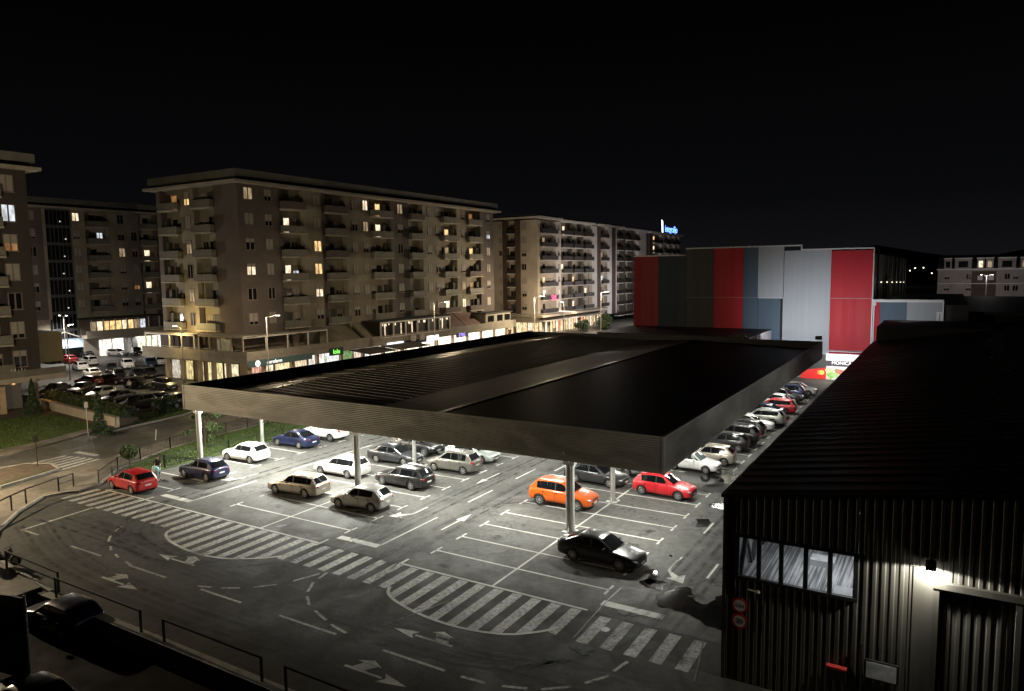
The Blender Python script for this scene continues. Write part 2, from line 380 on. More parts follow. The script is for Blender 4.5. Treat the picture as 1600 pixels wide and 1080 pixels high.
for x0, y0, x1, y1 in ((-15.18,21.2,-14.16,21.27),(-13.51,21.41,-12.61,21.74),(-12.15,21.94,-11.26,22.63),(-10.93,23.09,-10.36,23.99),(-10.32,24.36,-10.11,25.3),
        (-22.47,21.74,-21.35,21.5),(-24.04,22.32,-22.93,21.92),(-25.47,23.2,-24.7,22.6),(-25.84,23.58,-26.4,24.5),(-26.5,24.95,-26.65,25.65),
        (-31.09,21.36,-30.38,21.61),(-29.88,21.8,-29.07,22.26),(-28.54,22.63,-27.81,23.4),(-27.4,24.1,-26.9,25.4),
        (-36.5,21.25,-37.27,21.43),(-38.16,21.56,-38.77,21.74),(-39.55,21.97,-40.18,22.29),(-41.02,22.67,-41.82,23.25),(-42.3,23.8,-42.9,24.57)):
    strip2(b, [(x0,y0),(x1,y1)], .14)
strip2(b, [(-47.6,21.1),(-48.05,25.7)], .22)
b.obj('road_dashes', WORN_M, **ST)
# street on the left: zebra, lane lines, stop bar, drawn on the ground sheet
b = MB(); ZM = .006
za, zb_, zc, zd = G(35,727), G(100,712), G(92,737), G(158,718)
for k in range(6):
    t0, t1 = k/5.6, (k+.5)/5.6
    p = [za.lerp(zc,t0), za.lerp(zc,t1), zb_.lerp(zd,t1), zb_.lerp(zd,t0)]
    b.poly([(q.x,q.y,ZM) for q in p])
def pxline(w, *P): strip2(b, [tuple(G(*p)[:2]) for p in P], w)
pxline(.5, (119,706.5),(152,712)); pxline(.16, (120,738),(175,724),(215,713)); pxline(.16, (240,695),(300,681),(345,667)); pxline(.16, (-20,733),(30,726))
pxline(.14, (260,684),(300,675)); pxline(.14, (330,664),(372,653)); pxline(.14, (400,645),(440,634)); pxline(.16,(360,663),(420,647),(470,634))
b.obj('street_markings', WORN_M, **ST)
b = MB(); ZM = .005
lotlines = [((150,612),(215,603)),((170,618),(235,608)),((120,606),(176,596)),((195,622),(262,612)),((60,612),(105,603)),((180,592),(225,584)),((140,560),(190,551)),((125,585),(165,577))]
for a, c in lotlines: pxline(.14, a, c)
b.obj('far_lot_markings', WORN_M, **ST)

# puddles and the wet film by the hall wall
PUD = nmat('puddle_water', (.005,.005,.005), (.012,.012,.012), 1.1, 8, .03, .14, 0, lo=.45, hi=.72)
WET = nmat('wet_asphalt', (.035,.036,.034), (.065,.066,.062), 3, 8, .06, .22, .05, lo=.3, hi=.7)
def puddle(P, zs, z=.028, M=PUD):
    P = spline([tuple(G(*p)[:2]) for p in P]+[tuple(G(*P[0])[:2])], 9)[:-1]
    P = [Vector((q.x+.05*math.sin(9*q.y+zs)+.03*math.sin(23*q.x+zs)+.02*math.sin(41*q.y), q.y+.05*math.sin(8*q.x+2*zs)+.03*math.sin(19*q.y))) for q in P]
    flat('puddle', P, z, M)
z3 = lambda L_: [(900+a/5.4, 880+c/5.4) for a, c in L_]
puddle(z3([(680,290),(760,250),(850,210),(960,215),(985,260),(1010,320),(1100,352),(1180,300),(1250,285),(1262,480),(1245,570),(1100,520),(940,430),(800,385),(720,370),(685,335)]), 1)
z2 = lambda L_: [(860+a/7.2, 780+c/7.2) for a, c in L_]
puddle(z2([(1075,832),(1110,800),(1160,795),(1215,850),(1212,905),(1285,945),(1280,1000),(1225,1035),(1150,995),(1060,985),(1010,955),(1015,925),(1100,895),(1120,850)]), 2)
puddle(z2([(1325,638),(1355,630),(1382,645),(1350,655)]), 3)
z5 = lambda L_: [(960+a/7.2, 700+c/7.2) for a, c in L_]
puddle(z5([(900,803),(960,812),(1000,805),(1050,800),(1078,845),(1040,888),(990,893),(930,885),(905,862),(950,850)]), 4)
puddle(z5([(1050,637),(1150,627),(1240,622),(1245,690),(1140,682),(1080,660)]), 5)
puddle([(1092,746),(1108,742),(1126,747),(1132,756),(1115,762),(1098,757)], 6, .032)
puddle([(1206,664),(1222,655),(1234,652),(1228,664),(1214,672)], 7)
puddle([(1004,907),(1016,905),(1024,910),(1014,914)], 8)
flat('wet_patch', spline([tuple(G(*p)[:2]) for p in ((1072,735),(1100,728),(1150,742),(1160,752),(1128,770),(1090,766),(1066,750),(1072,735))],5)[:-1], .026, WET)

def track_mat(name, c, dens):
    M = bpy.data.materials.new(name); M.use_nodes = True; nt = M.node_tree; N = nt.nodes; L = nt.links; bs = N['Principled BSDF']; bs.inputs['Base Color'].default_value = (*c,1); bs.inputs['Roughness'].default_value = .6; bs.inputs['Specular IOR Level'].default_value = .3
    tr = N.new('ShaderNodeBsdfTransparent'); mx = N.new('ShaderNodeMixShader'); t_ = N.new('ShaderNodeTexCoord'); n_ = N.new('ShaderNodeTexNoise'); n_.inputs['Scale'].default_value = 1.3; n_.inputs['Detail'].default_value = 9; n_.inputs['Roughness'].default_value = .7
    L.new(t_.outputs['Object'], n_.inputs['Vector']); r_ = N.new('ShaderNodeMapRange'); r_.inputs[1].default_value = .42; r_.inputs[2].default_value = .72; r_.inputs[3].default_value = 0; r_.inputs[4].default_value = dens
    L.new(n_.outputs['Fac'], r_.inputs[0]); L.new(r_.outputs[0], mx.inputs[0]); L.new(tr.outputs[0], mx.inputs[1]); L.new(bs.outputs[0], mx.inputs[2]); L.new(mx.outputs[0], N['Material Output'].inputs[0]); return M
TRK = track_mat('tyre_rubber', (.010,.010,.010), .6)
b = MB(); ZM = .0140
rt = random.Random(5)
for P_, n_ in (([(-48,23.6),(-40,23.3),(-30,22.9),(-20,23.0),(-9,23.4)],4),([(-9,19.2),(-20,19.4),(-30,19.2),(-40,19.8),(-48,22.0)],4),([(-44.5,29),(-44.6,40),(-44.4,60)],3),([(-28.2,29),(-28.3,45),(-28.1,65)],3),([(-25.2,29),(-25.3,45),(-25.1,65)],3),([(-44.5,31),(-43.6,27.5),(-41,24.3),(-36,22.9)],3),([(-28.4,31),(-28.9,27),(-31.5,24.2),(-37,23.2)],3),([(-25.2,31),(-24.6,26.5),(-22,23.2),(-17,22.6)],3),([(-10.2,50),(-10.4,35),(-10.6,28),(-13,23.5),(-19,22.4)],4),([(-8.2,48),(-8.4,32),(-8.2,25.5),(-5,23)],2),([(-28,30.5),(-29,33),(-31,34.4)],2),([(-24.8,38),(-23.8,40.2),(-21.5,41.4)],2)):
    for _ in range(n_):
        o_ = rt.uniform(-.7,.7)
        for s_ in (-.75,.75): strip2(b, spline([(x+(o_+s_)*.7+rt.uniform(-.15,.15), y+(o_+s_)*.7+rt.uniform(-.15,.15)) for x, y in P_], 8), rt.uniform(.16,.26)); ZM += .0001
b.obj('tyre_tracks', TRK, **ST)
OILM = track_mat('oil_film', (.006,.006,.006), 1.6); b = MB(); ZM = .034
for k in range(60):
    cx = rt.choice((-49.6,-37.6,-32.5,-21,-15.9))+rt.uniform(-1.6,1.6); cy = T0-1.2+2.4*rt.randint(0,16)+rt.uniform(-.4,.4); rr = rt.uniform(.12,.42); ph = rt.uniform(0,6)
    b.poly([(cx+rr*(1+.3*math.sin(3*a+ph)+.18*math.sin(5*a+2*ph))*math.cos(a)*rt.uniform(.9,1.1), cy+rr*.8*(1+.3*math.sin(2*a+ph))*math.sin(a), ZM) for a in [k2*.449 for k2 in range(14)]])
for px, py, rr in ((607,878,.32),(620,876,.22),(975,958,.35),(988,960,.25),(1090,934,.4),(910,1015,.5),(560,800,.3)):
    g_ = G(px,py); b.poly([(g_.x+rr*(1+.35*math.sin(3*a+px))*math.cos(a), g_.y+rr*.7*(1+.3*math.sin(4*a))*math.sin(a), ZM) for a in [k2*.449 for k2 in range(14)]])
b.obj('oil_stains', OILM, **ST)

# asphalt repair seams and manhole
b = MB(); ZM = .0145
SEAM = mat('bitumen_seam', (.012,.012,.012), .5)
for P in (((896,998),(925,965),(948,940),(972,918)),((372,842),(420,826),(500,812)),((600,978),(700,940)),((1100,1000),(1085,1065)),((980,918),(1030,930))):
    strip2(b, spline([tuple(G(*p)[:2]) for p in P],4), .07)
b.obj('asphalt_seams', SEAM, **ST)
flat('drain_cover', [ (G(945,984).x+.22*math.cos(k*.524), G(945,984).y+.22*math.sin(k*.524)) for k in range(12)], .0165, mat('iron', (.05,.05,.05), .4, .6))

# ================================================================== PARKING CANOPY
FAS = nmat('fascia_metal', (.205,.198,.175), (.265,.255,.225), .6, 6, .45, .6, 0, metal=.25, stretch=(1,1,3), c3=(.17,.165,.145), s3=.3)
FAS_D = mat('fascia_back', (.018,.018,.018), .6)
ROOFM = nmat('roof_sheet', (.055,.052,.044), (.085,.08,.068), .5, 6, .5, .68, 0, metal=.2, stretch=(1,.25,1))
ROOF_LIT = nmat('roof_sheet_lit', (.14,.13,.10), (.18,.165,.135), .5, 6, .4, .55, 0, metal=.4)  # slope towards the street lamps: their light is put into a paler colour
ROOF_SHADE = mat('roof_sheet_shaded', (.003,.003,.003), .55, .0, spec=.05)  # slope turned away from the lamps: its shade is put into the colour
GALV = nmat('galvanised', (.42,.42,.40), (.58,.58,.55), 2, 5, .38, .55, 0, metal=.55)
CEIL = mat('ceiling_sheet', (.30,.30,.28), .7)
canopy = thing('parking_canopy', 'huge flat parking canopy with grey ribbed metal fascia over the car park', 'canopy', (-32.7,64,0))
def cpart(name, b, M, **kw):
    o = b.obj(name, M, None, **kw); o.parent = canopy; o.matrix_parent_inverse = Matrix.Translation((32.7,-64,0)); return o
XL, XR, YF, YB, ZB, ZT = -53.0, -12.5, 36.2, 92.6, 4.42, 6.45
def ribs(a, c, nrm, period=.128):
    b = MB(); a, c, nrm = Vector(a), Vector(c), Vector(nrm); prof = []
    z = ZB+.10
    prof += [(0,ZB),(.03,ZB),(.03,ZB+.10)]
    while z < ZT-.12:
        prof += [(.0,z+.01),(.0,z+period*.38),(.055,z+period*.5),(.055,z+period*.97)]; z += period
    prof += [(.05,z),(.05,ZT),(-.12,ZT)]
    v = [p + nrm*d + Vector((0,0,zz)) for p in (a, c) for d, zz in prof]; n = len(prof)
    b.add(v, [(i,i+1,n+i+1,n+i) for i in range(n-1)])
    return b
cpart('fascia', ribs((XL,YF,0),(XR,YF,0),(0,-1,0)), FAS)
cpart('fascia', ribs((XR,YF,0),(XR,YB,0),(1,0,0)), FAS)
cpart('fascia', ribs((XL,YB,0),(XL,YF,0),(-1,0,0)), FAS)
cpart('fascia', ribs((XR,YB,0),(XL,YB,0),(0,1,0)), FAS)
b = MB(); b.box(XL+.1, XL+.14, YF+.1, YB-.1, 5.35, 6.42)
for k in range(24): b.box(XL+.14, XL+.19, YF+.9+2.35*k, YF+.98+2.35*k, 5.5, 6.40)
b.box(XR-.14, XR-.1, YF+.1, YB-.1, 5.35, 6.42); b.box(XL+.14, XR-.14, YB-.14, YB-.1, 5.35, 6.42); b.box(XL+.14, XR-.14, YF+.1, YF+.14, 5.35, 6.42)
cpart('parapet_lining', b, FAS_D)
for (x, y) in ((XR,YF),(XL,YF)): b = MB(); b.box(x-.07, x+.07, y-.08, y+.06, ZB-.01, ZT+.01); cpart('corner_trim', b, FAS)
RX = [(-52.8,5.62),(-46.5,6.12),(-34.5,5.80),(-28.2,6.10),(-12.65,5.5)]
for (xa, za), (xb, zb), M, seam in zip(RX[:-1], RX[1:], (ROOF_LIT, ROOFM, nmat('roof_sheet_dimmed', (.042,.040,.034), (.062,.058,.050), .5, 6, .6, .75, 0, metal=.1, stretch=(1,.25,1)), ROOF_SHADE), (3.1,1.0,200,200)):  # one roof sheet, toned slope by slope for light and shade
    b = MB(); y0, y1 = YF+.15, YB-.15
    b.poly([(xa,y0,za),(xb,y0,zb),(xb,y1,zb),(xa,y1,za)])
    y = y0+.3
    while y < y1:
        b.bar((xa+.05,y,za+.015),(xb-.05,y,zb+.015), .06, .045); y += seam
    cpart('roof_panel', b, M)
b = MB()
for x, z in ((-46.5,6.09),(-28.2,6.07)):
    b.bar((x-.16,YF+.2,z-.005),(x-.16,YB-.2,z-.005), .3, .05); b.bar((x+.1,YF+.2,z+.02),(x+.1,YB-.2,z+.02), .12, .05)
cpart('ridge_cap', b, mat('ridge_metal', (.26,.25,.22), .38, .8))
b = MB(); b.box(XL+.15, XR-.15, YF+.16, YB-.16, 5.28, 5.34); cpart('ceiling', b, CEIL)
PY_ = [36.95+6.35*k for k in range(9)]
for y in PY_:
    b = MB(); b.box(XL+.3, XR-.3, y-.12, y+.12, 4.93, 5.275); cpart('roof_beam', b, GALV)
def post_bm(big):
    b = MB()
    if big:
        b.tube((-.14,0,.02),(-.14,0,4.25), .115, .115, 12); b.tube((.16,0,.02),(.16,0,4.25), .13, .13, 12); b.box(-.05,.05,-.03,.03,.02,4.2)
        b.box(-.34,.36,-.2,.2,4.02,4.22)
        for s in (-1,1):
            b.bar((s*.15,0,4.1),(s*1.0,0,4.93), .1); b.bar((s*.1,.05,4.1),(s*.55,.0,4.93), .09)
            b.bar((0,s*.1,4.1),(0,s*.8,4.93), .1)
    else:
        b.tube((0,0,.02),(0,0,4.93), .15, .15, 14)
    return b
def plate_bm():
    b = MB(); b.box(-.38,.38,-.38,.38,.018,.05)
    for k in range(4):
        a = k*math.pi/2; b.add([(math.cos(a)*.13,math.sin(a)*.13,.05),(math.cos(a)*.36,math.sin(a)*.36,.05),(math.cos(a)*.13,math.sin(a)*.13,.42)]+[(math.cos(a)*.13+.02*math.sin(a),math.sin(a)*.13+.02*math.cos(a),.05),(math.cos(a)*.36+.02*math.sin(a),math.sin(a)*.36+.02*math.cos(a),.05),(math.cos(a)*.13+.02*math.sin(a),math.sin(a)*.13+.02*math.cos(a),.42)], [(0,1,2),(3,5,4),(0,3,4,1),(1,4,5,2),(2,5,3,0)])
    return b
pm = {True: post_bm(True).mesh('post', GALV, 40), False: post_bm(False).mesh('post', GALV, 40)}; plm = plate_bm().mesh('base_plate', GALV)
for i, y in enumerate(PY_):
    for x in (-52.4,-35.0,-18.4):
        big = i in (0, 4, 8)
        o = link('post', pm[big], canopy); o.location = (x+32.7, y-64, 0)
        q = link('base_plate', plm, o)
# rain pipe strapped to the leftmost near post and a slack cable under the fascia
b = MB(); b.path([(-51.4,43.2,4.5),(-50.6,43.2,4.05),(-49.6,43.2,3.85),(-48.4,43.2,3.9),(-47.2,43.2,4.3)], .04); cpart('rain_pipe', b, GALV)
b = MB(); b.box(-40.9,-40.6,YF+.6,YF+1.0,6.05,6.25); b.box(-14.6,-14.1,YF+1.6,YF+2.0,5.62,5.74); cpart('roof_vent', b, GALV)

# tube lamps under the canopy (things that hang from it)
LAMP_E = mat('tube_light', (1,1,1), .5, emit=(1,1,.90), es=22)
fm = MB().box(-.75,.75,-.09,.09,-.05,.06).mesh('housing', GALV); dm = MB().box(-.7,.7,-.07,.07,-.075,-.051).mesh('diffuser', LAMP_E)
for x in (-50.0,-43.4,-36.6,-29.6,-23.0,-15.2):
    for k in range(8):
        y = 37.5+6.9*k
        t = thing('tube_lamp', 'white tube lamp hung below the parking canopy roof', 'lamp', (x,y,4.86), 0, 'tube lamps below the canopy')
        link('housing', fm, t); link('diffuser', dm, t)
        light('tube_glow', 'AREA', (x,y,4.76), (1600 if x < -35 else 800,640 if x < -35 else 400,360 if x < -35 else 300,290,270,270,280,310)[k]*(.8 if x > -20 else 1.0), (1,1,.90), 1.4, None, sy=.25)

# ================================================================== HALL ON THE RIGHT (corrugated, dark)
COR = nmat('corrugated_dark', (.052,.049,.041), (.074,.070,.060), 1.2, 6, .5, .65, 0, metal=.1, stretch=(1,1,.2), c3=(.040,.037,.032), s3=.5)
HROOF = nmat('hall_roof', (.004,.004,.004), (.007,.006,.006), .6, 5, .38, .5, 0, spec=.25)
FRAME_D = mat('dark_frame', (.008,.008,.008), .5)
HX, HY = -6.64, 26.04
hall = thing('warehouse', 'long dark corrugated metal warehouse with five-pane window and wall lamp', 'warehouse', (0,60,0))
def hpart(name, b, M, **kw):
    o = b.obj(name, M, None, **kw); o.parent = hall; o.matrix_parent_inverse = Matrix.Translation((0,-60,0)); return o
zroof = lambda x: 7.05+(min(x, 12)-HX)*.146 - max(0, x-12)*.146
def corr(b, x0, x1, z0, z1, y=HY, p=.27, d=.026):
    """trapezoid-ribbed sheet in the x-z plane, z1 may be a function of x"""
    f = z1 if callable(z1) else (lambda x: z1)
    xs = [(x0, 0)]; k = math.ceil(x0/p)-1
    while k*p < x1:
        for u, dd in ((.0,0),(.42,0),(.54,1),(.88,1)):
            x = (k+u)*p
            if x0 < x < x1: xs.append((x, dd))
        k += 1
    xs.append((x1, xs[-1][1]))
    v = []
    for x, dd in xs: v += [(x, y-dd*d, z0), (x, y-dd*d, f(x))]
    b.add(v, [(2*i,2*i+2,2*i+3,2*i+1) for i in range(len(xs)-1)])
b = MB()
corr(b, HX, -6.22, 0, zroof); corr(b, -6.22, -2.2, 0, 4.02); corr(b, -6.22, -2.2, 5.62, zroof); corr(b, -2.2, .12, 0, zroof); corr(b, .12, 2.25, 5.2, zroof); corr(b, 2.25, 22, 0, zroof)
hpart('front_wall', b, COR)
b = MB(); b.box(HX, HX+.1, HY+.06, 88, 0, 7.0); hpart('side_wall', b, COR)
b = MB()
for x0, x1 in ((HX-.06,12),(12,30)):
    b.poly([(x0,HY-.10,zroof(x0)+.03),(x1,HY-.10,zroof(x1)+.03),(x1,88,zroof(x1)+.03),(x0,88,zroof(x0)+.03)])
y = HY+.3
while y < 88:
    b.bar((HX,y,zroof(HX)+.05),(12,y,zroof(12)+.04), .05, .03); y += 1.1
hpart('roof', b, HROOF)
b = MB(); b.bar((HX-.09,HY-.08,6.98),(HX-.09,88,6.98), .10, .12); b.bar((HX,HY-.09,zroof(HX)-.01),(12,HY-.09,zroof(12)-.01), .05, .12)
hpart('eaves_trim', b, FRAME_D)
b = MB(); b.box(HX-.05, HX+.08, HY-.075, HY+.055, 0, 6.92); hpart('corner_trim', b, COR)
# window band: frame with four mullions, five panes, room behind
GLASSW = bpy.data.materials.new('dusty_glass'); GLASSW.use_nodes = True
ng = GLASSW.node_tree; bs = ng.nodes['Principled BSDF']; bs.inputs['Base Color'].default_value = (.45,.46,.47,1); bs.inputs['Roughness'].default_value = .12
trn = ng.nodes.new('ShaderNodeBsdfTransparent'); mxs = ng.nodes.new('ShaderNodeMixShader'); tcn = ng.nodes.new('ShaderNodeTexCoord'); nn = ng.nodes.new('ShaderNodeTexNoise'); nn.inputs['Scale'].default_value = 3; nn.inputs['Detail'].default_value = 8
ng.links.new(tcn.outputs['Object'], nn.inputs['Vector']); mrn = ng.nodes.new('ShaderNodeMapRange'); mrn.inputs[1].default_value = .35; mrn.inputs[2].default_value = .75; mrn.inputs[3].default_value = .97; mrn.inputs[4].default_value = .86
ng.links.new(nn.outputs['Fac'], mrn.inputs[0]); ng.links.new(mrn.outputs[0], mxs.inputs[0]); ng.links.new(bs.outputs[0], mxs.inputs[1]); ng.links.new(trn.outputs[0], mxs.inputs[2]); ng.links.new(mxs.outputs[0], ng.nodes['Material Output'].inputs[0])
b = MB(); wx = [-6.17,-5.40,-4.64,-3.83,-3.05,-2.25]
b.box(-6.25,-2.17,HY-.10,HY+.02,5.54,5.64); b.box(-6.25,-2.17,HY-.14,HY+.02,3.98,4.1)
for i, x in enumerate(wx): b.box(x-.075 if i else x-.08, x+.075, HY-.095, HY+.015, 4.101, 5.539)
win = hpart('window', b, FRAME_D)
for a, c in zip(wx[:-1], wx[1:]):
    q = MB().box(a+.076, c-.076, HY-.04, HY-.03, 4.102, 5.538).obj('pane', GLASSW, None); q.parent = win
INT_ = nmat('store_planks', (.12,.12,.12), (.42,.42,.42), 1.0, 2, .6, .8, 0, stretch=(11,.15,1), lo=.44, hi=.56)
b = MB(); b.box(-6.5,-.1,HY+.1,36,3.2,3.3); b.box(-.1,3,HY+.5,36,3.2,3.3); hpart('loft_floor', b, INT_)
b = MB(); b.box(-6.5,3,36,36.1,3.3,6.9); b.box(-6.53,-6.5,HY+.1,36,3.3,6.9); hpart('loft_wall', b, mat('loft_wall', (.25,.25,.25), .8))
b = MB()
for k in range(3): b.bar((-6.4,27.4+2.2*k,3.3),(-6.4,29.4+2.2*k,6.2), .14); b.bar((-6.4,29.4+2.2*k,3.3),(-6.4,27.4+2.2*k,6.2), .1)
for k in range(7): b.bar((-6.0+1.3*k,34.5,3.4),(-5.2+1.3*k,34.6,4.9), .09)
for k in range(14): b.bar((-6.3+.55*k,33.0,3.3),(-6.3+.55*k,33.0,4.3+.2*(k%3)), .06)
for z in (3.8,4.2): b.bar((-6.4,33.0,z),(1.5,33.0,z), .07)
hpart('loft_brace', b, mat('brace_dark', (.05,.05,.05), .7))
b = MB(); b.box(-3.1,-2.2,27.2,28.2,3.3,3.5); b.box(-2.9,-1.2,31.6,32.6,3.3,3.7); b.box(-5.6,-5.0,35.2,35.6,4.6,5.6); b.box(-1.6,-1.2,34.5,34.9,3.3,4.6); b.box(-4.3,-3.4,30.2,30.9,3.3,3.55); hpart('loft_crate', b, mat('crate_pale', (.5,.5,.5), .7))
b = MB(); b.box(-5,-1,29.4,29.45,5.95,6.0); hpart('loft_lamp', b, mat('loft_light', (1,1,1), .5, emit=(.9,.95,1), es=2.0))
light('loft_glow', 'AREA', (-3,29.5,5.9), 120, (.9,.95,1), 4, None, sy=1.2)
# door
b = MB(); b.box(.0,2.45,HY-.20,HY+.02,5.0,5.2); b.box(.0,.17,HY-.17,HY+.02,0,5.0); b.box(2.2,2.35,HY-.17,HY+.02,0,5.0); hpart('door_frame', b, COR)
b = MB(); corr(b, .17, 2.2, 0, 5.0, HY+.14, .27, .05); dr = hpart('door', b, COR)
b = MB(); b.tube((1.86,HY+.05,.3),(1.86,HY+.05,4.8), .03); q = hpart('door_bar', b, FRAME_D); q.parent = dr; q.matrix_parent_inverse = Matrix()
b = MB(); b.box(-.56,-.0,HY-.062,HY-.058,0,5.55); hpart('flat_panel', b, COR)
# wall lamp
wl = thing('wall_lamp', 'small box lamp lit above the warehouse door', 'lamp', (-.09,HY-.12,5.72))
b = MB(); b.box(-.15,.15,-.52,-.16,-.02,.22); b.box(-.05,.05,-.16,.08,.05,.15); b.obj('lamp_housing', mat('lamp_black', (.02,.02,.02), .5), wl)
b = MB(); b.box(-.12,.12,-.49,-.19,-.045,-.021); b.obj('lamp_lens', mat('wall_lamp_light', (1,1,1), .5, emit=(1,.97,.85), es=60), wl)
light('wall_lamp_glow', 'SPOT', (-.09,HY-.40,5.60), 720, (1,.97,.84), .05, None, cone=R(172), blend=.12, aim=(-.09,HY-.30,3.0))
for k, y in enumerate((34.0,52.0,70.0)):  # unseen lamps, added to brighten the canopy's right fascia and the lane
    t = thing('wall_lamp', 'unseen lamp added on the warehouse side to light the canopy fascia', 'lamp', (HX-.02,y,5.6), 0, 'unseen lamps added on the warehouse side wall')
    b = MB(); b.box(-.22,.0,-.16,.16,0,.2); b.obj('lamp_housing', mat('lamp_black', (.02,.02,.02), .5), t); b = MB(); b.box(-.2,-.04,-.13,.13,-.03,-.001); b.obj('lamp_lens', mat('added_side_light', (1,1,1), .5, emit=(1,.98,.92), es=25), t)
    light('wall_lamp_glow', 'SPOT', (HX-.35,y,5.55), 420, (1,.98,.93), .1, None, cone=R(165), blend=.5, aim=(HX-6,y,3.4))
# signs on the hall
RED = mat('sign_red', (.40,.012,.012), .4); SWH = mat('sign_white', (.55,.52,.48), .5); SBK = mat('sign_black', (.01,.01,.01), .5)
def disc(b, r0, r1, y, n=32, mi=0):
    v = [(r*math.cos(2*math.pi*i/n), y, r*math.sin(2*math.pi*i/n)) for r in (r0, r1) for i in range(n)]
    if r0 == 0: b.poly(v[n:], mi)
    else: b.add(v, [(i,(i+1)%n,n+(i+1)%n,n+i) for i in range(n)], mi)
for zc, s, lab in ((2.97,'3.2m','red-rimmed round sign reading 3.2m on the warehouse corner'),(2.37,'20','red-rimmed round sign reading 20 on the warehouse corner')):
    t = thing('traffic_sign', lab, 'sign', (-6.04,HY-.09,zc))
    b = MB()
    for k in range(32):
        pass
    v = [(.29*math.cos(2*math.pi*i/32), y, .29*math.sin(2*math.pi*i/32)) for y in (-.012,.008) for i in range(32)]
    b.add(v, [tuple(range(32)), tuple(range(63,31,-1))]+[(i,(i+1)%32,32+(i+1)%32,32+i) for i in range(32)]); b.obj('plate', RED, t)
    b = MB(); disc(b, 0, .215, -.016); b.obj('face', SWH, t)
    text('lettering', s, .17 if len(s) > 2 else .27, SBK, t, (0,-.019,0), (R(90),0,0), .001)
    b = MB(); b.box(-.03,.03,.009,.03,-.2,.2); b.obj('bracket', COR, t)
t = thing('letter_box', 'red and black box fixed on the warehouse wall', 'box', (-2.74,HY-.1,1.1))
b = MB(); b.box(-.3,.3,-.16,.03,-.0,.42); b.obj('box_body', SBK, t); b = MB(); b.box(-.32,.32,-.2,.03,.421,.5); b.obj('lid', mat('box_red', (.35,.03,.02), .5), t); b = MB(); b.box(-.25,-.2,-.1,.0,-.5,.0); b.box(.2,.25,-.1,.0,-.5,.0); b.obj('leg', SBK, t)
t = thing('notice_board', 'pale notice board with dark frame on the warehouse wall', 'board', (-1.38,HY-.1,1.75))
b = MB(); b.box(-.52,.52,-.05,.02,-.34,.34); b.obj('frame', SBK, t); b = MB(); b.box(-.45,.45,-.06,-.051,-.28,.28); b.obj('sheet', nmat('notice_paper', (.25,.27,.32), (.6,.62,.66), 2.2, 4, .5, .7, 0), t)
b = MB(); b.tube((0,0,0),(.35,-.3,.12), .03); b.ell((.4,-.34,.13), .09,.09,.07); tag(b.obj('wall_spotlight', FAS), 'unlit spotlight on a bracket under the warehouse window', 'spotlight').location = (-5.75,HY-.06,3.62)
b = MB(); b.tube((-2.0,HY-.12,0),(-2.0,HY-.12,2.6), .05); hpart('downpipe', b, FRAME_D)

# buildings joined to the far end of the hall
DKW = mat('dark_wall', (.012,.012,.012), .7)
b = MB(); b.box(-6.45,40,88.1,100,0,8.7); tag(b.obj('dark_annex', DKW), 'black box-shaped annex at the far end of the warehouse roof', 'annex')
shed = thing('dark_shed', 'low black shed with a lit glazed strip right of the striped store', 'shed', (20,112,0))
def shpart(name, b, M):
    o = b.obj(name, M); o.parent = shed; o.matrix_parent_inverse = Matrix.Translation((-20,-112,0))
b = MB(); b.box(2.6,60,112,170,0,9.2); b.box(2.2,60,109.6,112,9.0,9.35); shpart('shed_body', b, DKW)
_lit = nmat('shed_glass_lit', (.1,.1,.1), (.2,.2,.2), 1, 3, .3, .5, 0); _b = _lit.node_tree.nodes['Principled BSDF']; _n = _lit.node_tree.nodes.new('ShaderNodeTexNoise'); _n.inputs['Scale'].default_value = .9; _n.inputs['Detail'].default_value = 6
_r = _lit.node_tree.nodes.new('ShaderNodeValToRGB'); _r.color_ramp.elements[0].position = .45; _r.color_ramp.elements[0].color = (.02,.008,.002,1); _r.color_ramp.elements[1].position = .66; _r.color_ramp.elements[1].color = (1,.62,.25,1)
_t = _lit.node_tree.nodes.new('ShaderNodeTexCoord'); _m = _lit.node_tree.nodes.new('ShaderNodeMapping'); _m.inputs['Scale'].default_value = (.5,1,2); _lit.node_tree.links.new(_t.outputs['Object'], _m.inputs[0]); _lit.node_tree.links.new(_m.outputs[0], _n.inputs['Vector']); _lit.node_tree.links.new(_n.outputs['Fac'], _r.inputs[0]); _lit.node_tree.links.new(_r.outputs[0], _b.inputs['Emission Color']); _b.inputs['Emission Strength'].default_value = .9
for x0, x1 in ((3.6,8.6),(8.75,9.2),(9.35,13),(13.15,18)): b = MB(); b.box(x0,x1,111.9,111.98,5.2,6.9); shpart('lit_window', b, _lit)
b = MB(); b.box(3.3,3.55,111.7,111.98,0,8.9); b.box(8.6,8.75,111.8,111.98,5.1,6.95); b.box(3.56,18,111.7,111.98,6.95,7.1); shpart('window_frame', b, mat('shed_frame', (.05,.05,.05), .6))

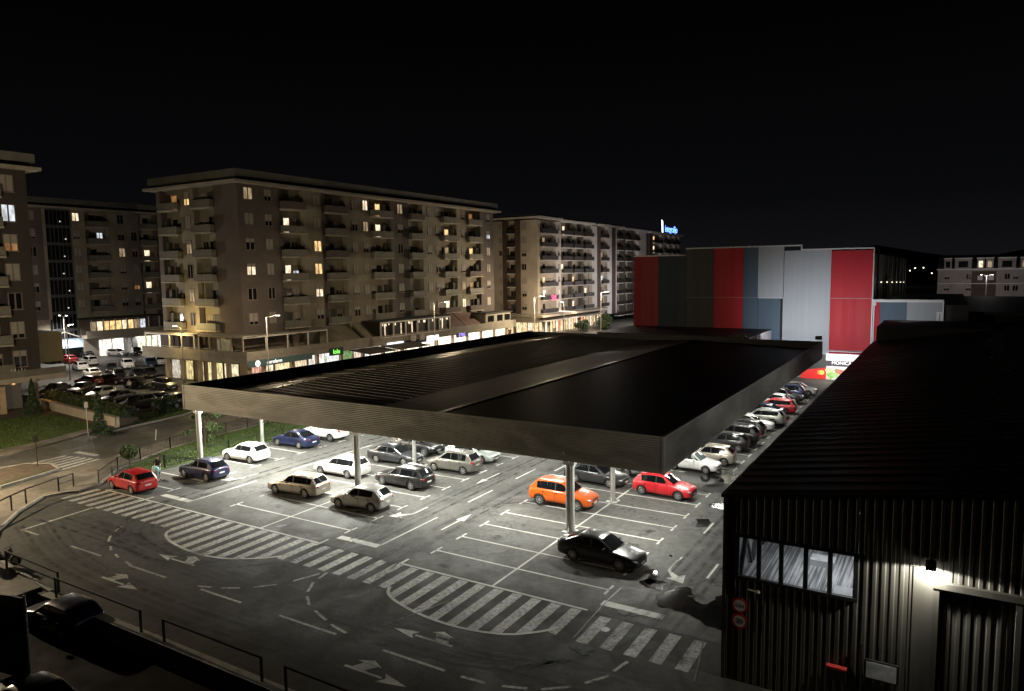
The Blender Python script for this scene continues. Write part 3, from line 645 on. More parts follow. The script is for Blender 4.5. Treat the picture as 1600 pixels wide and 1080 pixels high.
# ================================================================== STRIPED STORE
SY = 106.6
def sheet(name, c, c2=None): return nmat(name, c, c2 or tuple(x*1.12 for x in c), .5, 5, .5, .65, 0, stretch=(6,1,.15), lo=.3, hi=.7, spec=.25)
SRED = sheet('sheet_red', (.42,.022,.034)); SBLU = sheet('sheet_blue', (.075,.115,.165)); SGRY = sheet('sheet_grey', (.30,.325,.36)); SLGT = sheet('sheet_light', (.36,.385,.425)); SOLV = sheet('sheet_grey_dark', (.062,.066,.074)); SDBL = sheet('sheet_slate', (.032,.045,.066))
COP = mat('coping_white', (.62,.64,.66), .5)
store = thing('striped_store', 'big box store clad in red, blue and grey vertical panels', 'store', (-25,SY,0))
def spart(name, b, M, **kw):
    o = b.obj(name, M, None, **kw); o.parent = store; o.matrix_parent_inverse = Matrix.Translation((25,-SY,0)); return o
for x0, x1, z0, z1, M in ((-41.85,-37.82,0,17.25,sheet('sheet_red_dimmed', (.26,.014,.02))),(-37.82,-33.6,0,17.25,SDBL),(-33.6,-29.42,0,18.2,SOLV),(-29.42,-25.19,0,18.2,SRED),(-25.19,-23.05,0,18.2,SBLU),(-23.05,-19.67,11.1,18.2,SLGT),(-23.05,-20.0,0,11.06,SBLU),  # leftmost red: same cladding, darkened in colour for the weak light there
        (-19.63,-13.64,0,17.6,SLGT),(-13.60,-8.49,0,17.45,SRED)):
    b = MB(); b.box(x0+.015, x1-.015, SY-(.06 if M is SLGT else 0), SY+.2, z0, z1); spart('wall_panel', b, M)
b = MB(); b.box(-33.6,-17.3,SY-.09,SY+.4,18.2,18.38); b.box(-17.48,-17.3,SY-.09,SY+.4,17.62,18.2); b.box(-17.3,-8.4,SY-.09,SY+.4,17.6,17.78); b.box(-41.9,-33.6,SY-.09,SY+.4,17.25,17.4)
b.box(-8.49,-8.36,SY-.09,SY+.4,3.2,17.6); b.box(-19.66,-19.62,SY-.075,SY,0,11.06); b.box(-13.63,-13.58,SY-.09,SY,3,17.6); b.box(-23.08,-23.03,SY-.075,SY,11.08,18.2); b.box(-23.05,-19.62,SY-.09,SY,11.0,11.09)
spart('coping', b, COP)
b = MB(); b.box(-33.6,-13.6,SY-.012,SY,11.06,11.1); b.box(-13.6,-8.5,SY-.012,SY,11.02,11.08); spart('panel_joint', b, mat('joint_grey', (.32,.32,.33), .6))
b = MB(); b.box(-41.8,-8.5,SY+.21,190,0,17.0); spart('wall', b, DKW)
b = MB()
for k in range(20): b.box(-8.5,-8.2 if k % 3 else -8.05, 116+3.7*k, 116.35+3.7*k, 0, 17.0)
spart('side_rib', b, mat('rib_grey', (.22,.21,.2), .6))
wl_ = MB().box(-.12,.12,-.15,.15,-.1,.1).mesh('side_lamp', mat('side_light', (1,1,1), .5, emit=(1,.85,.6), es=2.2))
for k, px in enumerate((1377,1386,1394,1401,1407,1412)):
    q = onX(px, 441, -7.9); o = link('side_lamp', wl_); o.location = q; o.scale = (.7,.7,.7); o.parent = store; o.matrix_parent_inverse = Matrix.Translation((25,-SY,0))
    if k % 2 == 0: light('side_glow', 'POINT', q+Vector((.5,0,.1)), 9, (1,.87,.65), .1)
# lower wing at the right
wing = thing('store_wing', 'low striped wing with white coping beside the tall store', 'wing', (-4,SY+.1,0))
def wpart(name, b, M):
    o = b.obj(name, M); o.parent = wing; o.matrix_parent_inverse = Matrix.Translation((4,-SY-.1,0))
for x0, x1, M in ((-8.33,-7.5,SRED),(-7.5,-4.4,SBLU),(-4.4,-.4,SGRY)):
    b = MB(); b.box(x0+.01,x1-.01,SY+.05,SY+.25,0,10.6); wpart('wall_panel', b, M)
b = MB(); b.box(-8.35,-.3,SY-.06,SY+.5,10.6,10.95); b.box(-.42,-.28,SY-.02,SY+.3,0,10.6); b.box(-8.28,-8.12,SY-.12,SY+.04,2.8,10.6); b.box(-8.45,-7.95,SY-.16,SY+.04,10.15,10.55); wpart('coping', b, COP)
b = MB(); b.box(-1.05,-.78,SY-.01,SY+.049,0,9.2); b.box(-.62,-.44,SY-.01,SY+.049,0,9.2); b.box(-1.05,-.44,SY-.015,SY+.049,9.2,9.4); wpart('door_frame', b, COP)
b = MB(); b.box(-8.3,2.4,SY+.3,150,0,10.3); wpart('wall', b, DKW)
# entrance link, awning, sign band, posters
b = MB(); b.box(-42,-21.2,93.2,SY-.1,5.0,6.55); b.box(-42.1,-21.1,93.1,SY-.1,6.55,6.62); lk = b.obj('entrance_roof', mat('link_black', (.006,.006,.006), .6)); tag(lk, 'flat black entrance roof between the canopy and the striped store', 'roof')
b = MB(); b.box(-21.19,-21.12,97.5,SY-.1,4.9,6.6); b.obj('side_panel', COP, lk)
for nx, lab in ((-13.0,'black floodlight box at the right rear corner of the canopy'),(-21.9,'black floodlight box in front of the white side of the entrance roof')):
    t = thing('floodlight', lab, 'floodlight', (nx,93.0,6.75)); b = MB(); b.box(-.35,.35,-.2,.12,-.12,.32); b.obj('housing', SBK, t)
    b = MB(); b.box(-.3,.3,.121,.14,-.08,.28); b.obj('lens', mat('flood_light', (1,1,1), .4, emit=(.95,.98,1), es=25), t); b = MB(); b.box(-.04,.04,-.04,.04,-.4,-.12); b.obj('bracket', GALV, t)
light('flood_glow', 'SPOT', (-13.0,93.4,6.8), 4200, (.97,.98,1), .25, None, cone=R(118), blend=.9, aim=(-12.2,SY,6.5))
light('flood_glow', 'SPOT', (-19.5,97.6,6.8), 1150, (.96,.98,1), .25, None, cone=R(110), blend=.9, aim=(-18.5,SY,8.5))
light('flood_glow', 'SPOT', (-4.0,96.0,9.5), 420, (1,.98,.95), .2, None, cone=R(110), blend=.9, aim=(-4.0,SY,9))
b = MB(); b.box(-13.5,-9.0,SY-1.6,SY-.1,3.95,4.05); tag(b.obj('shop_awning', COP), 'thin white awning slab over the store entrance poster', 'awning')
t = thing('sign_band', 'pale blue lit sign band above the food poster', 'sign', (-11.6,SY-.5,3.1)); b = MB(); b.box(-2.2,2.4,-.1,.1,-.45,.45); b.obj('panel', mat('band_light', (.7,.75,.8), .5, emit=(.75,.87,1), es=.35), t); b = MB(); b.box(.2,2.4,-.112,-.101,-.42,.42); b.obj('panel_inset', mat('band_inset', (.6,.7,.8), .5, emit=(.6,.8,.95), es=.35), t)
t = thing('food_poster', 'poster board with vegetables and the word MONICA by the store entrance', 'poster', (-11.4,SY-.45,1.3)); PE = dict(rough=.5, es=.45)
b = MB(); b.box(-2.35,2.3,-.03,.03,-1.3,1.3); b.obj('board', mat('poster_white', (.6,.58,.55), .5, emit=(1,.95,.9), es=.3), t)
b = MB(); b.box(-2.35,2.3,-.035,-.031,.55,1.3); b.obj('title_strip', mat('poster_dark', (.05,.04,.05), .5), t)
text('lettering', 'MONICA', .62, mat('poster_letters', (.8,.8,.8), .5, emit=(1,1,1), es=.7), t, (-.45,-.045,1.0), (R(90),0,0), .002)
text('lettering', 'C', .5, MATS['poster_letters'], t, (-1.6,-.045,.38), (R(90),0,0), .002)
def blob(cx, cz, r, M, nm, y):
    b = MB(); n = 18; b.poly([(cx+r*(1+.25*math.sin(3*a+cx*7)+.12*math.sin(7*a))*math.cos(a), y, cz+r*.85*(1+.2*math.sin(4*a+cz*5))*math.sin(a)) for a in [2*math.pi*k/n for k in range(n)]]); b.obj(nm, M, t)
for i, (cx, cz, r, c, nm) in enumerate(((-1.9,-.1,.5,(.75,.7,.3),'printed_cheese'),(-1.75,-.75,.55,(.25,.5,.12),'printed_lettuce'),(-1.2,-.6,.45,(.35,.6,.2),'printed_lettuce'),(-.9,-.1,.4,(.35,.22,.12),'printed_bread'),(-.45,-.2,.45,(.6,.16,.12),'printed_meat'),(.2,-.5,.5,(.5,.2,.15),'printed_meat'),(-2.05,-1.1,.2,(.8,.55,.35),'printed_onion'))):
    blob(cx, cz, r, mat('print_%d' % i, c, .5, emit=c, es=.35), nm, -.036-.002*i)
t = thing('red_board', 'red board with overlapping orange and yellow discs beside the food poster', 'board', (-15.3,SY-.4,.75))
b = MB(); b.prism([(-1.7,-.03,-.75),(1.55,-.03,-.75),(1.55,-.03,.85),(-1.0,-.03,.45),(-1.7,-.03,.3)], (0,.06,0)); b.obj('board', mat('board_red', (.6,.02,.02), .5, emit=(1,.05,.03), es=.35), t)
b = MB(); disc(b, 0, .33, -.037); o = b.obj('orange_disc', mat('disc_orange', (.8,.25,.05), .5, emit=(1,.3,.05), es=.4), t); o.location = (.72,0,.15)
b = MB(); disc(b, 0, .33, -.04); o = b.obj('yellow_disc', mat('disc_yellow', (.8,.5,.1), .5, emit=(1,.6,.15), es=.5), t); o.location = (1.0,0,.15)
b = MB(); b.box(-17.5,-13.8,SY-.35,SY-.25,1.2,3.4); tag(b.obj('dark_shopfront', mat('shop_dark', (.06,.065,.06), .4)), 'dark shopfront above the red board', 'shopfront')
light('store_front_glow', 'AREA', (-12.2,SY-2.2,3.8), 260, (1,.97,.93), 4, None, sy=.6)
# ================================================================== APARTMENT BLOCKS
BEI = nmat('render_beige', (.20,.178,.135), (.26,.232,.18), .35, 7, .8, .95, .15, c3=(.16,.14,.105), s3=.12)
BRN = nmat('render_brown', (.082,.066,.058), (.110,.089,.080), .35, 7, .8, .95, .15)
CRM = nmat('render_cream', (.30,.26,.21), (.38,.34,.29), .35, 7, .8, .95, .15, c3=(.27,.23,.19), s3=.12)
WHT = nmat('render_white', (.42,.40,.40), (.5,.48,.48), .4, 6, .8, .95, .15)
DBR = nmat('render_dark_brown', (.045,.028,.022), (.07,.045,.036), .4, 6, .8, .9, .1)
SLATE = mat('render_slate', (.055,.05,.045), .85)
CONC = nmat('slab_concrete', (.24,.215,.18), (.33,.30,.25), .5, 7, .75, .9, .2)
ROOFD = mat('roof_dark', (.03,.03,.028), .8)
ATT = nmat('attic_metal', (.10,.10,.085), (.14,.14,.12), .4, 5, .6, .8, 0)
FRM = mat('window_frame', (.16,.13,.11), .6); FRW = mat('window_frame_white', (.6,.58,.54), .5)
SHU = nmat('roller_shutter', (.22,.20,.18), (.30,.275,.245), .8, 4, .6, .8, .25, stretch=(.4,.4,14)); SHD = mat('door_shutter', (.045,.045,.035), .7)
GLD = mat('glass_dark', (.008,.009,.010), .12, spec=.5)
PAR = nmat('parapet_panel', (.095,.092,.075), (.15,.14,.115), .7, 5, .6, .8, 0); PARD = mat('parapet_dark', (.014,.010,.009), .65)
def lit(name, c, s):
    """lit room behind a pane: curtain folds and blotches"""
    if name in MATS: return MATS[name]
    M = bpy.data.materials.new(name); M.use_nodes = True; nt = M.node_tree; b = nt.nodes['Principled BSDF']
    tc = nt.nodes.new('ShaderNodeTexCoord'); n = nt.nodes.new('ShaderNodeTexNoise'); n.inputs['Scale'].default_value = 1.7; n.inputs['Detail'].default_value = 3
    mp = nt.nodes.new('ShaderNodeMapping'); mp.inputs['Scale'].default_value = (2.2,2.2,.7); nt.links.new(tc.outputs['Object'], mp.inputs[0]); nt.links.new(mp.outputs[0], n.inputs['Vector'])
    r = nt.nodes.new('ShaderNodeValToRGB'); r.color_ramp.elements[0].position = .36; r.color_ramp.elements[1].position = .62
    r.color_ramp.elements[0].color = (c[0]*.35, c[1]*.3, c[2]*.25, 1); r.color_ramp.elements[1].color = (*c, 1)
    nt.links.new(n.outputs['Fac'], r.inputs[0]); nt.links.new(r.outputs[0], b.inputs['Emission Color']); b.inputs['Emission Strength'].default_value = s
    b.inputs['Base Color'].default_value = (.1,.1,.1,1); MATS[name] = M; return M
LIT = {'y': lit('lit_yellow', (1,.68,.30), 1.5), 'w': lit('lit_warm', (1,.82,.58), 1.7), 'c': lit('lit_cool', (.8,.9,1), 1.2), 'o': lit('lit_orange', (1,.45,.15), .38), 'd': lit('lit_dim', (1,.75,.45), .45)}

class Block:
    def __init__(s, name, label, cat, loc, rz=0):
        s.root = thing(name, label, cat, loc); s.inv = Matrix.Translation(-Vector(loc)); s.k = 0
    def part(s, name, b, M, parent=None, **kw):
        o = b.obj(name, M, None, **kw); return s.own(o, parent)
    def own(s, o, parent=None):
        o.parent = s.root
        if parent: o.parent = parent; o.matrix_parent_inverse = parent.matrix_world.inverted() if False else s.inv_of(parent)
        else: o.matrix_parent_inverse = s.inv
        return o
    def inv_of(s, p):   # parts carry world coordinates in their own transform
        return p.matrix_basis.inverted() if p.parent else s.inv
WM = {}
def unit_window(fr):
    if fr.name in WM: return WM[fr.name]
    b = MB(); t = .07
    b.box(-.5,-.5+t,-.06,.03,0,1); b.box(.5-t,.5,-.06,.03,0,1); b.box(-.5+t,.5-t,-.06,.03,0,.03); b.box(-.5+t,.5-t,-.06,.03,.97,1); b.box(-.055,.055,-.06,.03,.03,.97)
    b.box(-.56,.56,-.14,.03,-.04,-.001)
    a = b.mesh('window', fr); p = MB().box(-.49,.49,-.02,.0,.01,.99).mesh('pane', GLD); sh = MB().box(-.46,.46,-.045,-.021,-1,0).mesh('shutter', SHU)
    WM[fr.name] = (a, p, sh); return WM[fr.name]
LITS = []       # (px, py, code) in photo pixels
def which(p, rad=7.5):
    x, y = PX(p); best = None
    for l in LITS:
        d = math.hypot(l[0]-x, (l[1]-y)*.6)
        if d < rad and (best is None or d < best[0]): best = (d, l)
    if best: LITS.remove(best[1]); return best[1][2]
rnd = random.Random(3)
class Facade:
    """plane with origin O, unit u along it and outward normal n; local frame x=u, y=-n, z=up"""
    def __init__(s, blk, O, u, n):
        s.b = blk; s.O = Vector((*O,0)); s.u = Vector((*u,0)); s.n = Vector((*n,0))
        s.M = Matrix((s.u, -s.n, Vector((0,0,1)))).transposed().to_4x4()
    def W(s, u, d, z): return s.O + s.u*u + s.n*d + Vector((0,0,z))
    def box(s, b, u0, u1, d0, d1, z0, z1, mi=0):
        v = [s.W(u, d, z) for z in (z0, z1) for d in (d0, d1) for u in (u0, u1)]
        b.add(v, [(0,2,3,1),(4,5,7,6),(0,1,5,4),(2,6,7,3),(0,4,6,2),(1,3,7,5)], mi)
    def place(s, o, u, d, z, sx=1, sz=1, parent=None):
        m = s.M.copy(); m.translation = s.W(u, d, z); o.matrix_basis = m @ Matrix.Diagonal((sx,1,sz,1))
        return o
    def window(s, u, z, w, h, d=0, shut=None, fr=FRM, tall=False):
        a, p, sh = unit_window(fr)
        c = s.W(u, d, z+h/2); code = which(c)
        o = link('window', a); s.place(o, u, d+.004, z, w, h); s.b.own(o)
        q = link('pane', p); q.parent = o
        if code:
            q.material_slots[0].link = 'OBJECT'; q.material_slots[0].material = LIT[code]
        if shut is None: shut = rnd.choice((0,.35,.6,.75,.85,1,1,1)) if not code else rnd.choice((0,0,.3,.55))
        if shut > .05:
            k = link('shutter', sh); k.parent = o; k.location = (0,0,.985); k.scale = (1,1,shut*.97)
        return o
    def door(s, u, z, w, h, d, M=None):
        c = s.W(u, d, z+h/2); code = which(c)
        b = MB(); b.box(-w/2,w/2,-.05,.0,0,h); b.box(-w/2-.06,-w/2-.001,-.07,.0,0,h+.06); b.box(w/2+.001,w/2+.06,-.07,.0,0,h+.06)
        o = b.obj('balcony_door', LIT[code] if code else (M or GLD)); s.place(o, u, d+.004, z); s.b.own(o); return o
    def balcony(s, u0, u1, z, out=.75, back=-1.0, PM=PAR, SM=CONC, rail=False, key=None):
        w = u1-u0; key = (round(w,2), PM.name, rail, SM.name, out, back)
        if key not in WM:
            b = MB(); b.box(-w/2, w/2, -out, -back-.002, -.2, 0); me = b.mesh('balcony', SM)
            r = MB()
            if rail:
                r.box(-w/2+.02,w/2-.02,-out+.02,-out+.06,.95,1.0); n = int(w/.16)
                for i in range(n+1): x = -w/2+.03+(w-.06)*i/n; r.box(x-.012,x+.012,-out+.025,-out+.05,.0,.95)
                r.box(-w/2+.02,-w/2+.05,-out+.06,-.02,.1,1.0); r.box(w/2-.05,w/2-.02,-out+.06,-.02,.1,1.0)
            else:
                r.box(-w/2+.01,w/2-.01,-out+.01,-out+.07,.06,1.0); r.box(-w/2+.01,-w/2+.06,-out+.07,-.01,.06,1.0); r.box(w/2-.06,w/2-.01,-out+.07,-.01,.06,1.0)
                r.box(-w/2-.01,w/2+.01,-out-.01,-out+.09,1.0,1.05)
            WM[key] = (me, r.mesh('parapet', PM))
        me, pm_ = WM[key]
        o = link('balcony', me); s.place(o, (u0+u1)/2, 0, z); s.b.own(o); q = link('parapet', pm_); q.parent = o
        return o
    def loggia(s, u0, u1, z, PM=PAR, flip=False, rail=False, SM=CONC, out=.75, h=2.2, box=True):
        s.balcony(u0, u1, z, PM=PM, rail=rail, SM=SM, out=out); w = u1-u0
        f = (lambda t: u0+w*(1-t)) if flip else (lambda t: u0+w*t)
        s.door(f(.42), z+.01, .95, h, -1.0, rnd.choice((GLD, GLD, SHD)))
        s.window(f(.76), z+.75, 1.25, h-.75, -1.0)
        if box and w > 3.5:
            b = MB(); s.box(b, min(f(.02),f(.2)), max(f(.02),f(.2)), -.99, -.35, z+.01, z+h+.1); s.b.part('store_cupboard', b, SHD)
def zones(F, Z, z0, z1, depth=1.0):
    by = {}
    for u0, u1, M in Z: by.setdefault(M.name, []).append((u0, u1))
    for M, L_ in by.items():
        for u0, u1 in L_:
            b = MB(); F.box(b, u0+.003, u1-.003, -depth, 0, z0, z1); F.b.part('wall_panel', b, MATS[M])

LITS += [(298,310,'y'),(272,308,'o'),(301,384,'d'),(305,437,'w'),(300,467,'d'),(388,305,'d'),(391,425,'w'),(453,350,'w'),(471,422,'w'),(496,388,'y'),(498,424,'y'),(499,462,'w'),(456,420,'w'),(465,432,'c'),
 (571,325,'w'),(573,365,'d'),(585,325,'y'),(587,360,'w'),(627,330,'d'),(694,367,'y'),(695,395,'d'),(730,341,'o'),(735,400,'y'),(740,405,'o'),(724,452,'o'),(735,450,'o'),(725,475,'w'),(697,477,'w'),(762,372,'c'),(763,397,'d'),(764,472,'d'),(762,422,'d'),
 (881,360,'w'),(881,421,'w'),(897,440,'y'),(880,460,'w'),(914,460,'w'),(897,480,'w'),(855,441,'y'),(852,378,'d'),(1022,373,'y'),(1020,390,'w'),(940,403,'d'),(942,444,'c'),(822,381,'w'),(818,442,'d'),
 (122,341,'w'),(158,372,'c'),(193,405,'d'),(197,458,'w'),(215,454,'o'),(230,452,'w'),(228,400,'w'),(129,401,'w'),(13,338,'c'),(17,375,'o'),(32,487,'c')]

def roof(blk, x0, x1, y0, y1, z, attic=1.5, over=1.3, M=ROOFD):
    b = MB(); b.box(x0-over,x1+over,y0-over,y1+over,z+.25,z+.62); blk.part('roof', b, CONC)
    b = MB(); b.box(x0-.3,x1+.3,y0-.3,y1+.3,z+.622,z+.62+attic*.35); blk.part('roof_gap', b, M)
    b = MB(); b.box(x0-.75,x1+.75,y0-.75,y1+.75,z+.622+attic*.35,z+.62+attic); blk.part('attic', b, ATT)

# ---------- main block beside the canopy
X0, X1, Y0, Y1 = -103.2, -84.8, 67.8, 133.9
C = Block('apartment_block', 'long brown and beige apartment block with shops below, behind the canopy', 'apartment block', (X1, Y0, 0))
b = MB(); b.box(X0+1.0,X1-1.0,Y0+1.0,Y1,3.9,27.95); C.part('wall', b, BEI)
FR = Facade(C, (X1, 0), (0,1), (1,0)); FL = Facade(C, (0, Y0), (1,0), (0,-1))
ZF = [25.0-3.53*k for k in range(6)]
zones(FR, [(67.8,74.9,BRN),(74.9,75.2,SLATE),(79.9,83.5,BEI),(83.5,84.2,DBR),(88.9,94.6,BEI),(100.1,103.2,BRN),(103.2,105.0,SLATE),(109.2,115.0,BEI),(120.2,123.6,BEI),(128.8,133.9,BRN)], 5.0, 27.9)
zones(FL, [(-103.2,-102.2,BRN),(-97.5,-94.4,BEI),(-89.8,-85.81,BRN)], 5.0, 27.9)
for z in ZF:
    for u, w in ((69.6,1.6),(73.05,1.3),(82.5,1.6),(90.95,1.4),(93.55,1.25),(102.6,1.5),(111.3,1.4),(113.85,1.4),(122.35,1.3),(131.75,1.4)): FR.window(u, z+.85, w, 1.65)
    for i, (u0, u1) in enumerate(((75.25,79.8),(84.25,88.8),(94.7,100.0),(105.1,109.1),(115.1,120.1),(123.7,128.7))):
        FR.loggia(u0, u1, z, flip=i in (2,4,5), PM=rnd.choice((PAR,PAR,PAR,BRN)))
    FL.loggia(-102.1,-97.6, z); FL.loggia(-94.3,-89.9, z, flip=True); FL.window(-95.85, z+.5, 1.25, 2.0)
roof(C, X0, X1, Y0, Y1, 27.7)
b = MB()
for x, y, h in ((-90,92,1.6),(-95,76,1.2),(-89,118,1.4)): b.tube((x,y,29.8),(x,y,29.8+h),.03); b.tube((x-.4,y,29.6+h),(x+.4,y,29.6+h),.02)
C.part('antenna', b, GALV)
# podium: floor slab, parapet, columns, shopfronts, roof terrace with pergolas and glazed verandas
PX0, PX1, PYA, PYB = -104.4, -80.7, 64.8, 136
b = MB(); b.box(PX0,PX1,PYA,PYB,3.26,3.86); C.part('podium_slab', b, CONC)
b = MB(); b.box(PX0,PX1-.1,PYA,PYA+.1,3.861,4.85); b.box(PX1-.1,PX1,PYA,PYB,3.861,4.85); C.part('terrace_parapet', b, nmat('parapet_beige', (.22,.19,.15), (.30,.27,.22), .8, 6, .7, .85, .1))
b = MB()
for k in range(16): x = PX0+.4+1.5*k; b.tube((x,PYA+.05,4.85),(x,PYA+.05,5.0),.025)
b.box(PX0,PX1,PYA+.03,PYA+.07,5.0,5.05); C.part('terrace_rail', b, GALV)
SHOPE = lambda k, c, s: lit('shop_%d' % k, c, s)
COLM = nmat('column_plaster', (.33,.25,.17), (.42,.33,.23), .8, 6, .7, .85, .1)
for x in (-99.0,-95.3,-91.5,-88.4,-85.2,-81.2): b = MB(); b.box(x-.25,x+.25,PYA+.25,PYA+.8,0,3.255); C.part('column', b, COLM)
for k, y in enumerate(range(68,134,5)): b = MB(); b.box(PX1-.8,PX1-.3,y-.22,y+.22,0,3.255); C.part('column', b, COLM)
b = MB(); b.box(PX0+.6,PX1-2.6,PYA+3.4,PYB,0,3.255); C.part('shop_wall', b, BEI)
for k, (x0, x1, c, s) in enumerate(((-99,-97,(.9,.85,.7),.9),(-96,-94,(1,.85,.4),1.0),(-93,-91.6,(1,.9,.6),1.1),(-90.6,-87.4,(1,.9,.45),1.15),(-87,-84.0,(1,.9,.6),1.2))):
    b = MB(); b.box(x0,x1,PYA+1.2,PYA+1.26,.15,2.9); o = C.part('shop_window', b, SHOPE(k, c, s))
    b = MB(); b.box(x0-.12,x1+.12,PYA+1.15,PYA+1.3,2.91,3.1); b.box(x0-.12,x0-.01,PYA+1.15,PYA+1.3,0,2.9); b.box(x1+.01,x1+.12,PYA+1.15,PYA+1.3,0,2.9); C.part('shop_frame', b, FRM)
b = MB(); b.box(-99.5,-81.5,PYA+1.3,PYA+1.4,0,3.2); C.part('shop_back', b, COLM)
cols = [((1,.55,.4),1.0),((1,.9,.65),1.5),((1,.85,.5),1.5),((1,.8,.55),1.2),((1,.95,.9),1.6),((.9,.95,1),1.5),((.35,.6,.25),.7),((1,.8,.7),1.3),((.9,.95,1),1.6),((1,.93,.8),2.0),((1,.9,.7),2.2),((1,.85,.6),1.8),((1,.95,.85),2.2),((1,.9,.75),2.0),((1,.8,.6),1.4)]
y = 65.3; k = 0
while y < 133:
    w = rnd.uniform(1.2, 3.4); c, s = cols[k % len(cols)]
    if 99 < y < 128: c, s = (1,.92,.76), rnd.uniform(2.6,4.5)
    b = MB(); b.box(PX1-.95,PX1-.9,y,min(y+w,134),.15,3.1); C.part('shop_window', b, SHOPE(20+k, c, s)); y += w+(.10 if 99 < y < 128 else rnd.uniform(.12,.5)); k += 1
b = MB(); b.box(PX1-1.1,PX1-1.0,PYA+.8,134.5,0,3.25); C.part('shop_back', b, COLM)
# lit and unlit shop signs along the podium edge
def shopsign(label, y0, y1, z0, z1, M, s=None, SM=None, size=.6, x=PX1+.06, name='shop_sign'):
    t = thing(name, label, 'sign', (x, (y0+y1)/2, (z0+z1)/2), R(90)); w = y1-y0; h = z1-z0
    b = MB(); b.box(-w/2,w/2,-.02,.08,-h/2,h/2); b.obj('panel', M, t)
    if s: text('lettering', s, size, SM, t, (0,-.03,-.02), (R(90),0,0), .004)
    return t
TEAL = mat('fascia_teal', (.10,.17,.18), .5)
t = shopsign('teal shop fascia with white round emblem and white lettering', 64.9, 76.5, 2.72, 3.62, TEAL)
EW = mat('sign_white_lit', (1,1,1), .5, emit=(1,1,1), es=1.6)
text('lettering', 'eurofarm', .72, EW, t, (-1.3,-.035,0), (R(90),0,0), .004)
b = MB(); disc(b, .0, .42, -.035); o = b.obj('emblem', EW, t); o.location = (-4.2,0,0)
t = shopsign('green lit script sign reading lolu over a shop', 80.0, 83.0, 2.75, 3.9, mat('sign_green_board', (.02,.06,.02), .5), 'lolu', mat('sign_green', (.1,1,.1), .5, emit=(.25,1,.12), es=2.2), 1.0)
t = shopsign('white lit sign box above the dark flat awnings', 93.4, 97.6, 2.7, 3.5, mat('box_white_lit', (1,1,1), .5, emit=(.8,.9,1), es=2.2), 'rublja', mat('sign_blue_grey', (.2,.25,.35), .5), .7)
t = shopsign('glaring white lit sign box beside the navy fascia', 104.4, 107.8, 2.9, 3.75, mat('box_white_glare', (1,1,1), .5, emit=(.95,.97,1), es=4))
t = shopsign('unlit navy fascia over a shop left of the glaring sign box', 98.2, 104.2, 2.8, 3.5, mat('fascia_navy', (.02,.025,.06), .5))
t = shopsign('violet lit letter sign over the bright shopfront', 113.5, 117.3, 2.7, 3.6, mat('fascia_brown', (.10,.06,.05), .5), 'ETEG', mat('sign_violet', (.3,.25,1), .5, emit=(.35,.28,1), es=2.4), .9)
# flat dark awnings before the shops
for y0, y1, lab in ((84.2,91.0,'dark flat awning over the pavement nearer the green sign'),(91.6,99.8,'dark flat awning with pale edge under the white sign box')):
    b = MB(); b.prism([(PX1+.1,y0,3.15),(PX1+.1,y1,3.15),(PX1+4.4,y1,2.75),(PX1+4.4,y0,2.75)], (0,0,.09)); b.tube((PX1+4.3,y0+.1,0),(PX1+4.3,y0+.1,2.75),.04); b.tube((PX1+4.3,y1-.1,0),(PX1+4.3,y1-.1,2.75),.04)
    o = b.obj('awning', mat('awning_dark', (.05,.04,.035), .8)); tag(o, lab, 'awning')
light('shop_glow', 'AREA', (PX1+1.6, 95.5, 2.6), 120, (.9,.95,1), 5, None, sy=1)
# pergolas with white posts
def pergola(F, u0, u1, n, z=3.87, top=6.85, d0=.3, d1=2.8, M=COLM, roof_M=CONC, nm='pergola'):
    b = MB(); F.box(b, u0-.1, u1+.1, d0-.0, d1+.15, top, top+.12); o = F.b.part(nm, b, roof_M)
    b = MB(); F.box(b, u0, u1, d1-.07, d1+.07, top-.16, top-.002)
    for i in range(n+1): u = u0+(u1-u0)*i/n; F.box(b, u-.08, u+.08, d1-.06, d1+.06, z, top-.161)
    F.b.part('pergola_post', b, M)
    return o
pergola(FL, -103.6, -92.0, 4, M=FRW); pergola(FL, -91.0, -81.6, 4, M=COLM)
pergola(FR, 65.3, 81.0, 4, top=6.75, M=FRW)
for u0, u1 in ((-103.5,-99),(-98.5,-94)): b = MB(); FL.box(b, u0, u1, .35, .5, 3.9, 6.6); C.part('terrace_screen', b, BRN)
b = MB(); FL.box(b, -90.5,-87.5,.1,.2,3.9,6.2); C.part('terrace_door', b, lit('dim_door', (1,.8,.3), .12))
# glazed veranda: white frame, dark panes
def veranda(F, u0, u1, n, top=6.5, d=2.7):
    b = MB(); F.box(b, u0, u1, .1, d-.15, 3.87, top-.2); C.part('veranda_room', b, mat('veranda_dark', (.015,.010,.008), .4))
    b = MB(); F.box(b, u0-.1, u1+.1, .1, d+.1, top-.19, top); C.part('veranda_roof', b, ROOFD)
    b = MB(); F.box(b, u0-.08, u1+.08, d-.1, d+.06, top-.42, top-.2); F.box(b, u0-.08, u1+.08, d-.1, d+.06, 4.4, 4.55)
    for i in range(n+1): u = u0+(u1-u0)*i/n; F.box(b, u-.1, u+.1, d-.1, d+.05, 4.551, top-.421)
    C.part('veranda_frame', b, FRW)
    b = MB()
    for i in range(n):
        for j in range(rnd.randint(1,4)):
            u = u0+(u1-u0)*(i+rnd.uniform(.15,.85))/n; F.box(b, u-.14, u+.14, d-.16, d-.13, top-rnd.uniform(.75,1.1), top-.5)
        if rnd.random() < .5: u = u0+(u1-u0)*(i+rnd.uniform(.3,.8))/n; F.box(b, u-.13, u+.13, d-.16, d-.13, 4.7, top-.6)
    C.part('veranda_lamp', b, LIT['w'])
veranda(FR, 91.8, 111.4, 6, 7.3, 4.22)
